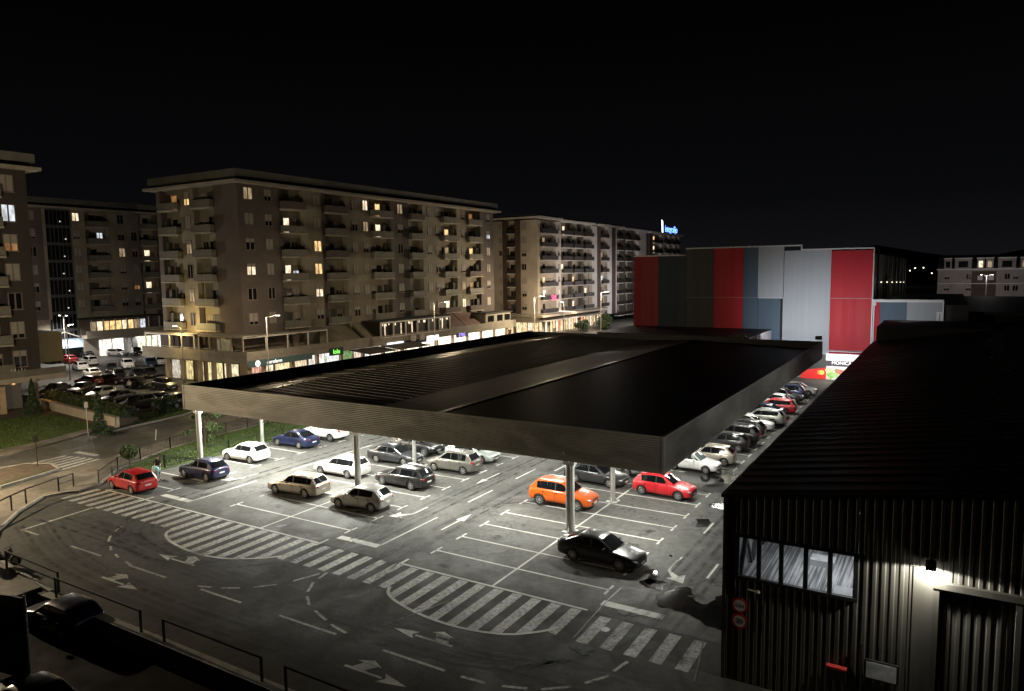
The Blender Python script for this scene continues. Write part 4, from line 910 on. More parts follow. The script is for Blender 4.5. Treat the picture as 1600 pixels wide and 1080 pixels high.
def slope(F, u0, u1, M, z=3.9, top=7.0, d=3.6):
    b = MB(); v = [F.W(u0,.02,z),F.W(u1,.02,z),F.W(u1,.02,top),F.W(u0,.02,top),F.W(u0,d,z+.3),F.W(u1,d,z+.3),F.W(u1,d,z),F.W(u0,d,z)]
    b.add(v, [(0,1,2,3),(3,2,5,4),(4,5,6,7),(0,7,6,1),(0,3,4,7),(1,6,5,2)]); F.b.part('lean_to', b, M)
TERR = nmat('terracotta_sheet', (.16,.10,.085), (.22,.14,.12), .6, 5, .7, .85, 0)
slope(FR, 82.2, 88.5, BEI); slope(FR, 89.6, 94.4, BEI); slope(FR, 110.6, 118.2, TERR); slope(FR, 118.5, 124.0, TERR)
b = MB(); FR.box(b, 125,135,.1,3.4,4.0,6.6); C.part('terrace_room', b, CONC); b = MB(); FR.box(b,124.6,135.4,0,3.8,6.601,6.8); C.part('terrace_roof', b, ROOFD)
b = MB()
for u in (126,129.5,132.5): FR.box(b,u,u+2.2,3.41,3.45,4.9,6.2)
C.part('terrace_window', b, GLD)
for y in (100.2,102.6): b = MB(); b.box(PX1+.02,PX1+.45,y-.5,y+.5,3.3,4.3); b.tube((PX1+.451,y,3.8),(PX1+.47,y,3.8),.36,.36,16); tag(b.obj('air_conditioner', mat('unit_white', (.5,.47,.42), .5)), 'white air conditioning unit on the shop podium edge', 'air conditioner', 'air conditioning units on the podium edge')

# ---------- block at the far left edge
P_ = onX(57,490,-91.0); YA1 = P_.y
A = Block('apartment_block', 'brown apartment block cut off by the left edge, ground-floor columns lit orange', 'apartment block', (-91, YA1, 0))
BRD = nmat('render_umber', (.028,.024,.021), (.040,.034,.030), .35, 7, .8, .95, .15)
b = MB(); b.box(-112,-92.0,0,YA1-1,3.9,27.6); A.part('wall', b, BRD)
FA = Facade(A, (-91.0,0), (0,1), (1,0)); FAb = Facade(A, (0,YA1), (-1,0), (0,1))
wy = onX(18,400,-91.0).y; hy = onX(5,400,-91).y
zones(FA, [(hy+.1,YA1,BRD),(10,hy-4.8,BRD)], 4.6, 27.5); b = MB(); b.box(-112,-91.01,YA1-1,YA1-.01,4.6,27.5); A.part('wall_panel', b, BRD)
for k in range(7):
    z = 24.3-3.3*k
    FA.window(wy, z+.6, 1.5, 1.9); FA.loggia(hy-4.6, hy, z)
    for q in (1.6,): pass
roof(A, -112, -91, -5, YA1, 27.2, over=1.2)
ac = onX(57,596,-88.2)
b = MB(); b.box(-112,-88.0,0,onX(104,584,-88).y,3.66,4.24); A.part('podium_slab', b, CONC)
b = MB(); b.box(-88.12,-88.0,0,onX(104,584,-88).y,4.241,5.0); A.part('terrace_parapet', b, PAR)
for px in (57,5): g = G(px,647); b = MB(); b.box(g.x-.45,g.x+.25,g.y-.3,g.y+.3,0,3.655); A.part('column', b, COLM)
b = MB(); b.box(-93,-92.9,30,42.5,.1,3.6); A.part('shop_window', b, mat('dim_shop_glass', (.05,.045,.04), .1, emit=(.8,.7,.5), es=.035)); b = MB(); b.box(-110,-93.1,0,42.6,0,3.65); A.part('shop_wall', b, BRN)
b = MB()
for k in range(6): b.box(-92.89,-92.84,30+2.1*k,30.08+2.1*k,.1,3.6)
A.part('shop_frame', b, FRM)
b = MB()
for a, c in (((38.6,1.2),(38.6,2.6)),((38.6,2.6),(39.4,1.3)),((39.4,1.3),(39.4,2.6)),((40,1.2),(40.5,2.6)),((40.5,2.6),(41,1.2)),((36.6,.6),(36.6,1.8)),((36.6,.6),(37.3,.6))): b.bar((-92.88,a[0],a[1]),(-92.88,c[0],c[1]),.09,.02)
A.part('window_lettering', b, mat('letter_pale', (.3,.28,.26), .6))
for q in ((23,568),(29,566),(39,565)):
    p = onX(*q,-88.3); b = MB(); b.box(-.18,.18,-.3,.3,0,.45); b.tube((0,-.15,.45),(0,-.15,.95),.05); b.tube((0,.15,.45),(0,.15,.8),.05); o = b.obj('terrace_chair', mat('chair_pale', (.45,.42,.4), .6)); o.location = (p.x-.5,p.y,4.26); tag(o, 'pale chair on the terrace of the left edge block', 'chair', 'chairs on the left block terrace')
b = MB(); p = onX(96,515,-104); b.box(-112,-104,p.y-6.5,p.y,3.9,7.9); A.part('rear_annex', b, BEI)

# ---------- block at the back of the far car park
XB = -141.0; yb = lambda px: onX(px, 430, XB).y
Bk = Block('apartment_block', 'beige apartment block with dark glazed stairwell behind the far car park', 'apartment block', (XB, 66, 0))
yR = 110; yL = yb(30)
b = MB(); b.box(-158,XB-1,yL,yR,3.8,28.0); Bk.part('wall', b, BEI)
FB = Facade(Bk, (XB,0), (0,1), (1,0))
b0, b1, b2, b3 = yb(139), yb(172), yb(222), yb(246)
zones(FB, [(yL,yb(72),BRN),(yb(72),yb(77),BEI),(yb(117),b0-.1,BEI),(b1+.1,b2-.1,BEI),(b3+.1,yR,BRN)], 7.6, 27.9)
b = MB(); FB.box(b, yb(77)+.01, yb(117)-.01, -.6,-.5, 3.8, 27.7); Bk.part('stairwell_glazing', b, GLD)
b = MB()
for k in range(8): FB.box(b, yb(77)+.02, yb(117)-.02, -.49,-.35, 5.2+3.2*k, 5.75+3.2*k)
for k in range(7): u = yb(78)+(yb(116)-yb(78))*k/6; FB.box(b, u-.05,u+.05,-.34,-.25,3.8,27.6)
Bk.part('stairwell_frame', b, mat('stair_frame', (.06,.065,.07), .5))
b = MB()
for k in range(7): u = yb(100)+.4*(k % 3); FB.box(b, u, u+.22, -.24,-.2, 6.3+3.2*k, 6.5+3.2*k)
Bk.part('stairwell_lamp', b, lit('stair_lamp', (1,.95,.85), 1.2))
for k in range(7 if True else 6):
    z = 24.9-3.25*k
    if z < 7: continue
    FB.window(yb(54), z+.7, 1.3, 1.7); FB.window(yb(124), z+.9, 1.3, 1.5); FB.window(yb(193), z+.8, 1.3, 1.7); FB.window(yb(213), z+.8, 1.2, 1.7)
    FB.loggia(b0, b1, z); FB.loggia(b2, b3, z, flip=True)
roof(Bk, -158, XB, yL, yR, 27.6)
b = MB(); b.box(-150,XB+2.4,yb(118),yR,3.7,4.3); Bk.part('podium_slab', b, CONC)
b = MB(); b.box(XB+2.3,XB+2.42,yb(118),yR,4.301,5.1); Bk.part('terrace_parapet', b, CONC)
b = MB(); b.box(-150,XB+2.6,yb(120),yR,7.2,7.5); Bk.part('veranda_roof', b, ROOFD)
for k in range(9):
    u = yb(133)+k*1.25; b = MB(); FB.box(b, u, u+1.0, .6,.66, 4.9, 6.7); Bk.part('veranda_window', b, LIT['w' if k in (1,5,8) else 'd' if k in (0,7) else 'y'] if k < 8 else LIT['c'])
for k in range(8): u = yb(128)+k*2.3; b = MB(); FB.box(b, u,u+.12,1.9,2.02,4.3,7.19); Bk.part('veranda_post', b, FRW)
b = MB(); FB.box(b, yb(118),yR,.0,.5,3.8,7.15); Bk.part('veranda_back', b, BRN)
u = yb(142)
for k, (w, c, s) in enumerate(((2.6,(1,.95,.9),2.2),(2.4,(1,.97,.95),2.4),(1.6,(.6,.55,.5),.3),(1.2,(.3,.3,.3),.1),(3.0,(.95,1,.75),1.8),(2.6,(1,1,.95),1.9),(.9,(.3,.3,.3),.1),(3.2,(1,.97,.9),1.7),(1.5,(1,.5,.2),1.0))):
    b = MB(); FB.box(b, u, u+w-.25, 1.2,1.26,.1,3.2); Bk.part('shop_window', b, SHOPE(60+k, c, s)); u += w
b = MB(); FB.box(b, yb(118),yR,.9,1.1,0,3.69); Bk.part('shop_wall', b, CONC)
# gabled kiosk with pale lit pediment
kp = G(108,562); t = thing('kiosk', 'small gabled kiosk with pale blue lit front before the rear apartment block', 'kiosk', (kp.x-1.5,kp.y,0), R(90))
b = MB(); b.box(-3.6,3.6,0,3,0,2.0); b.obj('glass_front', GLD, t); b = MB(); b.prism([(-3.8,-.1,2.0),(3.8,-.1,2.0),(3.8,-.1,3.6),(0,-.1,5.0),(-3.8,-.1,3.6)], (0,.3,0)); b.obj('pediment', mat('kiosk_lit', (.6,.7,.8), .5, emit=(.6,.78,1), es=.55), t)
b = MB(); b.prism([(-.3,-.15,2.3),(1.1,-.15,2.3),(.2,-.15,4.6),(-.4,-.15,4.0)], (0,.04,0)); b.obj('banner', mat('kiosk_banner', (.8,.82,.9), .5, emit=(.85,.88,1), es=.8), t)
b = MB(); b.bar((-4.1,-.3,3.5),(0,-.3,5.15),.5,.18); b.bar((4.1,-.3,3.5),(0,-.3,5.15),.5,.18); b.obj('gable_trim', FRW, t)

# ---------- pale block further along the street
D = Block('apartment_block', 'pale apartment block with dark brown balconies beyond the long brown block', 'apartment block', (-84.8,153.6,0))
b = MB(); b.box(-103,-85.8,154.6,227,2.5,27.7); D.part('wall', b, CRM)
FD = Facade(D, (-84.8,0), (0,1), (1,0)); FDl = Facade(D, (0,153.6), (1,0), (0,-1))
zones(FDl, [(-103,-94.7,CRM),(-94.7,-93.4,DBR),(-91,-89.5,DBR),(-89.5,-85.81,CRM)], 2.5, 27.6)
zones(FD, [(153.6,154.9,CRM),(163.3,166.0,WHT),(171.7,172.4,SLATE),(177.9,179.3,SLATE),(184.9,188.2,WHT),(188.2,190.8,DBR),(195.4,198.7,WHT),(198.7,201.6,DBR),(201.6,202.4,WHT),(206.6,209,SLATE),(213.2,215.9,SLATE),(219.9,227,WHT)], 2.5, 27.6)
for k in range(8):
    z = 24.5-3.25*k
    FDl.window(-95.2, z+1.2, .8, 1.2); FDl.window(-88.5, z+.9, 1.3, 1.4, shut=rnd.choice((0,.5,1))); FDl.loggia(-93.35,-91.05, z, PM=PARD, SM=WHT, out=.1, box=False)
    FD.loggia(155.0,163.2, z, PM=PARD, SM=WHT, box=False); FD.window(164.7, z+1.1, .9, 1.2)
    for u0, u1 in ((166.1,171.6),(172.5,177.8),(179.4,184.8),(191,195.3),(202.5,206.5),(209.1,213.1),(216,219.8)): FD.loggia(u0, u1, z, PM=PARD, SM=WHT, flip=rnd.random()<.5, box=False)
for (u0,u1,zz) in ((153.2,165,27.95),(165,184.9,27.7),(188,206,27.75),(206,227.5,27.5)):
    b = MB(); b.box(-103.6,-83.6,u0,u1,zz,zz+.45); D.part('roof', b, WHT); b = MB(); b.box(-103,-84.4,u0+.3,u1-.3,zz+.451,zz+.9); D.part('roof_gap', b, ROOFD)
b = MB(); b.box(-108,-81,149,187,4.4,4.9); D.part('podium_slab', b, CRM)
b = MB(); b.box(-107,-82.7,149.5,186,0,4.39); D.part('shop_wall', b, CRM)
FS1 = Facade(D, (-82.7,0), (0,1), (1,0)); FS2 = Facade(D, (0,149.5), (1,0), (0,-1)); DW = ((1,.82,.5),(1,.72,.4),(1,.36,.2),(1,.9,.7),(1,.6,.32)); kk_ = 0
for FS, u, ue in ((FS1,150,185.5),(FS2,-106,-83.2)):
    while u < ue:
        w = rnd.uniform(.5,1.5); kk_ += 1; c = DW[rnd.randint(0,4)]
        b = MB(); FS.box(b, u, u+w, .02, .08, .4 if rnd.random()<.6 else 1.3, 3.1); D.part('shop_window', b, lit('far_shop_%d' % (kk_ % 9), c, 1.5))
        b = MB(); FS.box(b, u-.09, u-.01, .02, .16, .2, 3.3); D.part('shop_frame', b, DBR); u += w+(rnd.uniform(.12,.35) if rnd.random()<.7 else rnd.uniform(.8,2.2))
for z0, d1, M in ((3.35,1.9,WHT),(3.9,.9,DBR)): b = MB(); FS1.box(b, 151,185,.0,d1,z0,z0+.14); D.part('shop_canopy', b, M)
E_ = Block('apartment_tower', 'pale corner block with blue letters on its roof', 'apartment block', (-84.8,232,0))
b = MB(); b.box(-103,-85.8,231,262,0,27.3); E_.part('wall', b, CRM)
FE = Facade(E_, (-84.8,0), (0,1), (1,0)); FEl = Facade(E_, (0,230.0), (1,0), (0,-1))
zones(FE, [(230,233,DBR),(241.5,244.5,WHT),(249.5,251.5,WHT),(255.5,257,WHT),(260.6,262,CRM)], 0, 27.2)
for k in range(8):
    z = 24.2-3.25*k
    for u0, u1 in ((233.1,241.4),(244.6,249.4),(251.6,255.4),(257.1,260.5)): FE.loggia(u0, u1, z, PM=PARD, SM=WHT, box=False)
b = MB(); b.box(-104,-83.6,229,263,27.3,27.8); E_.part('roof', b, WHT)
t = thing('rooftop_sign', 'blue lit letters with a white slanted mark on the corner block roof', 'sign', (-84.6,250.5,29.3), R(90))
text('lettering', 'integrafijo', 3.3, mat('sign_blue', (.1,.2,1), .5, emit=(.10,.22,1), es=4.5), t, (.8,0,0), (R(90),0,0), .05)
b = MB(); b.prism([(-8.9,-.1,-1.2),(-7.9,-.1,-1.6),(-8.2,-.1,2.4),(-9.3,-.1,2.9)], (0,.2,0)); b.obj('emblem', mat('sign_white_mark', (1,1,1), .5, emit=(.85,.9,1), es=2.5), t)
b = MB(); b.box(-8,8,.1,.2,-1.55,-1.4); [b.tube((x,.15,-1.8),(x,.15,-1.4),.06) for x in (-7,-3,1,5,7.5)]; b.obj('frame', ROOFD, t)
t = thing('neon_sign', 'pink lit letters on the pale block balcony', 'sign', (-83.9,160.2,8.6), R(90)); text('lettering', 'SM', 2.0, mat('sign_pink', (1,.1,.25), .5, emit=(1,.08,.25), es=1.6), t, (0,0,0), (R(90),0,0), .04)

# ---------- far right: low residential block, lamps on the hill
F_ = Block('residential_block', 'distant pale residential block with dormer windows on the right horizon', 'residential block', (8,250,0))
PK = nmat('render_pink', (.20,.17,.165), (.26,.225,.22), .4, 6, .8, .95, .1)
b = MB(); b.box(-2.6,40,250,262,0,14.0); F_.part('wall', b, PK)
b = MB(); b.box(-2.9,40,249.6,262,14.0,14.35); F_.part('cornice', b, WHT)
FF = Facade(F_, (0,250), (1,0), (0,-1))
b = MB(); b.add([(-2.6,250.3,14.36),(40,250.3,14.36),(40,256,18.4),(-2.6,256,18.4),(40,262,14.36),(-2.6,262,14.36)], [(0,1,2,3),(3,2,4,5),(0,3,5),(1,4,2),(0,5,4,1)]); F_.part('roof', b, ROOFD)
for u, w, l in ((-.1,1.9,0),(3.7,4.2,0),(8.0,1.8,'w'),(10.2,1.8,'d'),(14.3,4.2,0),(18.6,2.2,'d'),(23,3,0)):
    b = MB(); FF.box(b, u-w/2, u+w/2, -3.5,-.1,14.36,17.2); o = F_.part('dormer', b, PK)
    b = MB(); FF.box(b, u-w/2-.15, u+w/2+.15, -3.5,.1,17.201,17.5); F_.part('dormer_roof', b, WHT)
    b = MB(); FF.box(b, u-w*.28, u+w*.28, -.09,-.05,14.7,16.5); F_.part('dormer_window', b, LIT[l] if l else GLD)
for z in (11.3,8.0): 
    for u in (-.2,5.2,14.5,16.5,20): FF.window(u, z, 1.3, 1.5, shut=rnd.choice((0,.6)))
b = MB(); FF.box(b, 5.9,11.9,.01,.05,6,13.6); F_.part('wall_panel', b, DBR); b = MB(); FF.box(b,7.4,8.6,.06,.1,11,12.3); FF.box(b,10,11.3,.06,.1,11,12.3); F_.part('window_pale', b, WHT)
b = MB(); FF.box(b, -2.6,40,.06,.3,9.9,10.15); F_.part('string_course', b, WHT)
b = MB(); 
def hillpts(x0, x1, y, h, n=24): return [(x0+(x1-x0)*i/n, y, h*math.sin(math.pi*i/n)*(.8+.25*math.sin(i*1.7))) for i in range(n+1)]
hp = hillpts(-900, 700, 900, 34); hq = [(p[0], 1300, p[2]*1.4) for p in hp]; hb = [(p[0], 700, 0) for p in hp]
n = len(hp); b.add(hb+hp+hq, [(i,i+1,n+i+1,n+i) for i in range(n-1)]+[(n+i,n+i+1,2*n+i+1,2*n+i) for i in range(n-1)]); b.obj('hills', mat('hill_dark', (.010,.012,.008), .95), **ST)
dl = MB().ell((0,0,0),.42,.42,.42).mesh('lamp_globe', mat('far_lamp', (1,1,1), .5, emit=(1,.85,.6), es=5))
for px, py in ((1422,423),(1430,419),(1443,418.5),(1456,427),(1412,430)):
    d = ray(px, py); p = Vector((0,0,CH))+d*560; o = link('distant_lamp', dl); o.location = p; tag(o, 'tiny warm lamp far away on the dark right horizon', 'lamp', 'lamps on the far hill')
# ================================================================== CARS
TRIM = mat('car_trim', (.012,.012,.012), .55); GLS = mat('car_glass', (.006,.007,.008), .06, spec=.6); TYRE = mat('tyre', (.012,.012,.012), .8)
RIM = mat('rim_alloy', (.55,.55,.55), .3, .8); HEAD = mat('headlight', (.55,.57,.6), .12, .3); TAIL = mat('taillight', (.30,.008,.010), .15); PLATE = mat('number_plate', (.6,.6,.56), .5); SEATM = mat('car_seat', (.03,.03,.03), .8)
def paint(name, c, metal=.0, rough=.28): return nmat('paint_'+name, c, tuple(min(1, x*1.08+.002) for x in c), 1.2, 3, rough, rough+.08, 0, metal=metal, coat=.45)
P = {'red': paint('red', (.36,.012,.016)), 'scarlet': paint('scarlet', (.52,.014,.022)), 'orange': paint('orange', (.50,.085,.006)), 'white': paint('white', (.72,.72,.70)), 'cream': paint('cream', (.62,.60,.54)),
     'navy': paint('navy', (.007,.009,.042), .2), 'blue': paint('blue', (.012,.019,.066), .3), 'black': paint('black', (.006,.006,.007)), 'char': paint('char', (.028,.030,.034), .4), 'beige': paint('beige', (.42,.37,.31), .5),
     'silver': paint('silver', (.46,.45,.43), .6), 'taupe': paint('taupe', (.17,.165,.145), .4), 'palegreen': paint('palegreen', (.42,.47,.44), .5), 'wine': paint('wine', (.10,.010,.018), .2), 'olive': paint('olive', (.34,.35,.31), .5), 'teal': paint('teal', (.03,.05,.09), .3)}
# nose, tail, wheelbase, half width, roof profile A (cowl) B (top of screen) .. C D (foot of rear window), belt, wheel radius, sill
KINDS = {
 'hatchback': dict(n=2.12, t=-2.02, wb=2.58, w=.885, prof=[(.92,.98),(.22,1.41),(-.30,1.475),(-.95,1.455),(-1.50,1.37),(-1.90,1.02)], r=.335, zb=.20, bp=-.28, cp=.30),
 'sedan': dict(n=2.26, t=-2.38, wb=2.70, w=.90, prof=[(.95,.95),(.20,1.375),(-.30,1.44),(-.80,1.42),(-1.15,1.36),(-1.85,1.04)], r=.34, zb=.19, bp=-.30, cp=.20),
 'wagon': dict(n=2.26, t=-2.34, wb=2.70, w=.89, prof=[(.95,.95),(.22,1.38),(-.30,1.45),(-1.25,1.445),(-1.90,1.39),(-2.22,1.02)], r=.34, zb=.19, bp=-.28, cp=.12),
 'suv': dict(n=2.24, t=-2.26, wb=2.70, w=.925, prof=[(1.0,1.12),(.38,1.58),(-.20,1.675),(-1.15,1.655),(-1.72,1.57),(-2.12,1.17)], r=.385, zb=.30, bp=-.22, cp=.26),
 'mpv': dict(n=2.12, t=-2.10, wb=2.66, w=.90, prof=[(1.15,1.06),(.34,1.54),(-.25,1.62),(-1.0,1.605),(-1.62,1.52),(-1.98,1.10)], r=.33, zb=.21, bp=-.18, cp=.22),
 'convertible': dict(n=2.05, t=-1.98, wb=2.48, w=.85, prof=[(.80,.95),(.18,1.36)], r=.315, zb=.20, bp=0, cp=0)}
CARM = {}
def car_meshes(kind):
    if kind in CARM: return CARM[kind]
    K = KINDS[kind]; n_, t_, w, zb, r, wb = K['n'], K['t'], K['w'], K['zb'], K['r'], K['wb']; pf = K['prof']; conv = kind == 'convertible'
    A = pf[0]; D = pf[-1] if not conv else (-1.6,.93); zh = A[1]-.20
    stn = [(n_, zh-.16, .60, zb+.14), (n_-.035, zh-.10, .74, zb+.07), (n_-.13, zh-.045, .87, zb+.03), (n_-.34, zh+.01, .955, zb), (n_-.70, zh+.085, .99, zb), (A[0]+.12, A[1]-.035, 1.0, zb), (A[0]-.25, A[1]-.005, 1.0, zb), (.0, A[1]+.02, 1.0, zb),
           (-.8, A[1]+.04, 1.0, zb), (t_+.62, D[1]-.015, .995, zb), (t_+.28, D[1]-.03, .965, zb+.01), (t_+.10, D[1]-.05, .90, zb+.04), (t_+.02, D[1]-.11, .82, zb+.10), (t_, D[1]-.22, .66, zb+.18)]
    def sec(zt, h, z0):
        hw = w*h; d = zt-z0
        half = [(0,z0),(.80*hw,z0),(.95*hw,z0+.06),(hw,z0+.26*d),(hw*1.0,z0+.52*d),(hw*.975,z0+.74*d),(.93*hw,zt-.045),(.82*hw,zt),(.4*hw,zt+.028),(0,zt+.038)]
        return half + [(-y,z) for y, z in half[-2:0:-1]]
    b = MB(); S_ = [[(x, y, z) for y, z in sec(zt, h, z0)] for x, zt, h, z0 in stn]; m_ = len(S_[0])
    for s in S_: b.v += s
    for i in range(len(S_)-1):
        for j in range(m_): b.f.append([i*m_+j, i*m_+(j+1)%m_, (i+1)*m_+(j+1)%m_, (i+1)*m_+j]); b.mi.append(0)
    b.f.append(list(range(m_))); b.mi.append(0); b.f.append([len(b.v)-m_+j for j in range(m_-1,-1,-1)]); b.mi.append(0)
    me = b.mesh('lower', [P['white'], TRIM]); o = link('tmp_lower', me)
    sm = o.modifiers.new('s','SUBSURF'); sm.levels = 2; sm.render_levels = 2
    cut = MB()
    for x in (wb/2, -wb/2):
        for s in (-1, 1): cut.tube((x, s*(w-.26), r), (x, s*(w+.2), r), r+.05, r+.05, 28, 1)
    if conv:
        cut.box(-1.25,.72,-.66,.66,.62,1.3,1)
    co = cut.obj('tmp_cut', [P['white'], TRIM]); bo = o.modifiers.new('b','BOOLEAN'); bo.object = co; bo.operation = 'DIFFERENCE'; bo.solver = 'EXACT'
    dg = bpy.context.evaluated_depsgraph_get(); dg.update()
    body = bpy.data.meshes.new_from_object(o.evaluated_get(dg)); body.name = 'car_body'
    bpy.data.objects.remove(o); bpy.data.objects.remove(co)
    # dark sill / bumper skirt: faces low on the body
    for p in body.polygons:
        if p.center.z < zb+.075: p.material_index = 1
    res = {}
    wbelt = w*.885; kk = .30
    xm = (pf[0][0]+pf[-1][0])/2; hl = (pf[0][0]-pf[-1][0])/2
    tap = lambda x: 1-.085*abs((x-xm)/hl)**2.6
    zbelt = lambda x: A[1]-.02+(D[1]-A[1])*max(0,min(1,(A[0]-x)/(A[0]-D[0])))*.6
    ys = lambda x, z: (wbelt-kk*(z-zbelt(x)))*tap(x)
    if not conv:
        # dense roof profile (Catmull-Rom)
        V = [Vector(p) for p in pf]; dense = []
        for i in range(len(V)-1):
            p0, p1, p2, p3 = V[max(i-1,0)], V[i], V[i+1], V[min(i+2,len(V)-1)]
            for j in range(4):
                t = j/4; dense.append(.5*((2*p1)+(p2-p0)*t+(2*p0-5*p1+4*p2-p3)*t*t+(3*p1-p0-3*p2+p3)*t**3) if 0 < i < len(V)-2 else p1.lerp(p2, t))
        dense.append(V[-1])
        rz = lambda x: next((a.y+(c.y-a.y)*(x-a.x)/(c.x-a.x) for a, c in zip(dense[:-1], dense[1:]) if c.x <= x <= a.x), pf[0][1])
        q = MB(); rows = []
        for p in dense:
            x, z = p; ye = ys(x, z); bulge = .07 if x > xm else -.05; e = max(0, abs((x-xm)/hl)-.45)/.55
            row = [(x, ye, zbelt(x)-.08)]; row[0] = (x, ys(x, zbelt(x)-.08), zbelt(x)-.08)
            row += [(x, ys(x, z-.05), z-.05), (x, ye-.05, z-.008), (x+bulge*e*.6, ye*.55, z+.022), (x+bulge*e, 0, z+.03)]
            row += [(a, -c, d) for a, c, d in row[-2::-1]]
            rows.append(row)
        m2 = len(rows[0])
        for rw in rows: q.v += rw
        for i in range(len(rows)-1):
            for j in range(m2-1): q.f.append([i*m2+j, i*m2+j+1, (i+1)*m2+j+1, (i+1)*m2+j]); q.mi.append(0)
        q.f.append(list(range(m2))); q.mi.append(0); q.f.append([(len(rows)-1)*m2+j for j in range(m2-1,-1,-1)]); q.mi.append(0)
        cab = q.mesh('cabin', [P['white'], TRIM], 40)
        bm = bmesh.new(); bm.from_mesh(body); bm.from_mesh(cab); bm.to_mesh(body); bm.free()
        # screens
        def screen(p1, p2, name, m=.075):
            g = MB(); R_ = 6; Cc = 8
            for i in range(R_+1):
                t = .05+.90*i/R_; x = p1[0]+(p2[0]-p1[0])*t; z = p1[1]+(p2[1]-p1[1])*t
                ye = ys(x, z)-m-.03; bulge = .07 if x > xm else -.05; e = max(0, abs((x-xm)/hl)-.45)/.55
                nx, nz = (p1[1]-p2[1]), (p2[0]-p1[0]); ln = math.hypot(nx, nz); nx, nz = nx/ln, nz/ln
                if nz < 0: nx, nz = -nx, -nz
                for j in range(Cc+1):
                    u = -1+2*j/Cc; k2 = 1-u*u; g.v.append((x+bulge*e*k2+nx*.014, ye*u, z+.028*k2+nz*.014))
            for i in range(R_):
                for j in range(Cc): g.f.append([i*(Cc+1)+j, i*(Cc+1)+j+1, (i+1)*(Cc+1)+j+1, (i+1)*(Cc+1)+j]); g.mi.append(0)
            return g.mesh(name, GLS, 60)
        res['windscreen'] = screen(pf[0], pf[1], 'windscreen'); res['rear_window'] = screen(pf[-1], pf[-2], 'rear_window')
        # side glass: front door, rear door, rear quarter
        z0f = lambda x: zbelt(x)+.03
        xf_b, xf_t = A[0]-.34, pf[1][0]-.02
        xr_t = pf[-2][0]+(.02 if kind in ('wagon',) else .06)+K['cp']*.35; xr_b = pf[-1][0]+.30+K['cp']
        if kind == 'sedan': xr_b = -1.42; xr_t = -1.02
        def sideglass(a_b, a_t, c_b, c_t, s, name):
            g = MB(); NN = 8
            for i in range(NN+1):
                t = i/NN; xb_ = a_b+(c_b-a_b)*t; xt_ = a_t+(c_t-a_t)*t
                zt_ = rz(xt_)-.075
                for x, z in ((xb_, z0f(xb_)), ((xb_+xt_)/2, (z0f(xb_)+zt_)/2), (xt_, zt_)): g.v.append((x, s*(ys(x, z)+.012), z))
            for i in range(NN):
                for j in range(2): k = i*3+j; g.f.append([k, k+1, k+4, k+3]); g.mi.append(0)
            return g.mesh(name, GLS, 60)
        bp = K['bp']; c2b = xr_b+.38; c2t = xr_t+.34
        res['side'] = {s: [sideglass(xf_b, xf_t, bp+.04, bp+.04, s, 'front_side_window'), sideglass(bp-.04, bp-.04, c2b if kind in ('wagon','mpv') else xr_b, c2t if kind in ('wagon','mpv') else xr_t, s, 'rear_side_window')] + ([sideglass(c2b-.05, c2t-.04, xr_b, xr_t, s, 'quarter_window')] if kind in ('wagon','mpv') else []) for s in (-1, 1)}
        res['band'] = {}
        for s in (-1, 1):
            me_ = sideglass(xf_b+.05, xf_t+.03, xr_b-.04, xr_t-.03, s, 'window_surround'); me_.materials.clear(); me_.materials.append(TRIM)
            for v_ in me_.vertices: v_.co.y -= s*.006; v_.co.z += (.02 if v_.co.z > (zbelt(v_.co.x)+.2) else -.02)
            res['band'][s] = me_
    else:
        g = MB(); v = []
        for i in range(5):
            t = i/4; x = A[0]+(pf[1][0]-A[0])*t; z = A[1]+(pf[1][1]-A[1])*t
            for j in range(7): u = -1+2*j/6; v.append((x+.08*(1-u*u), (.72-.10*t)*u, z))
        g.add(v, [(i*7+j, i*7+j+1, (i+1)*7+j+1, (i+1)*7+j) for i in range(4) for j in range(6)])
        res['windscreen'] = g.mesh('windscreen', mat('clear_screen', (.10,.13,.13), .08, spec=.7), 60)
        fr_ = MB()
        for s in (-1,1): fr_.bar((A[0],.73*s,A[1]-.04),(pf[1][0],.63*s,pf[1][1]),.06)
        fr_.bar((pf[1][0],-.63,pf[1][1]),(pf[1][0],.63,pf[1][1]),.06); res['screen_frame'] = fr_.mesh('screen_frame', [P['white'], TRIM])
        st_ = MB()
        for x in (-.15,-.95):
            for y in (-.35,.35): st_.box(x-.25,x+.25,y-.26,y+.26,.5,.72); st_.box(x-.38,x-.22,y-.25,y+.25,.55,1.12)
        res['seat'] = st_.mesh('seat', SEATM); fh = MB(); fh.box(-1.85,-1.3,-.62,.62,.90,1.06); res['folded_hood'] = fh.mesh('folded_hood', SEATM)
    body.polygons.foreach_set('use_smooth', [True]*len(body.polygons)); body.set_sharp_from_angle(angle=R(38))
    body.materials.clear(); body.materials.append(P['white']); body.materials.append(TRIM)
    res['body'] = body
    # door seams and handles
    hd = MB()
    zs = A[1]-.13
    for x in ((-.12,-1.05) if kind != 'convertible' else (-.25,)): hd.box(x-.09,x+.09,-.012,.012,zs-.014,zs+.014)
    res['handle'] = hd.mesh('door_handle', TRIM)
    sm_ = MB()
    for x in ((A[0]-.12), K['bp'], -1.08): sm_.box(x-.007,x+.007,-.006,.006,zb+.14,A[1]-.06)
    res['seam'] = sm_.mesh('door_seam', TRIM)
    # wheel
    wh = MB(); NW = 26
    prof = [(r*.62,.10),(r*.90,.11),(r*.985,.075),(r,.0),(r*.985,-.075),(r*.9,-.11),(r*.62,-.10)]
    for i in range(NW):
        a = 2*math.pi*i/NW
        for rr, y in prof: wh.v.append((rr*math.cos(a), y, rr*math.sin(a)))
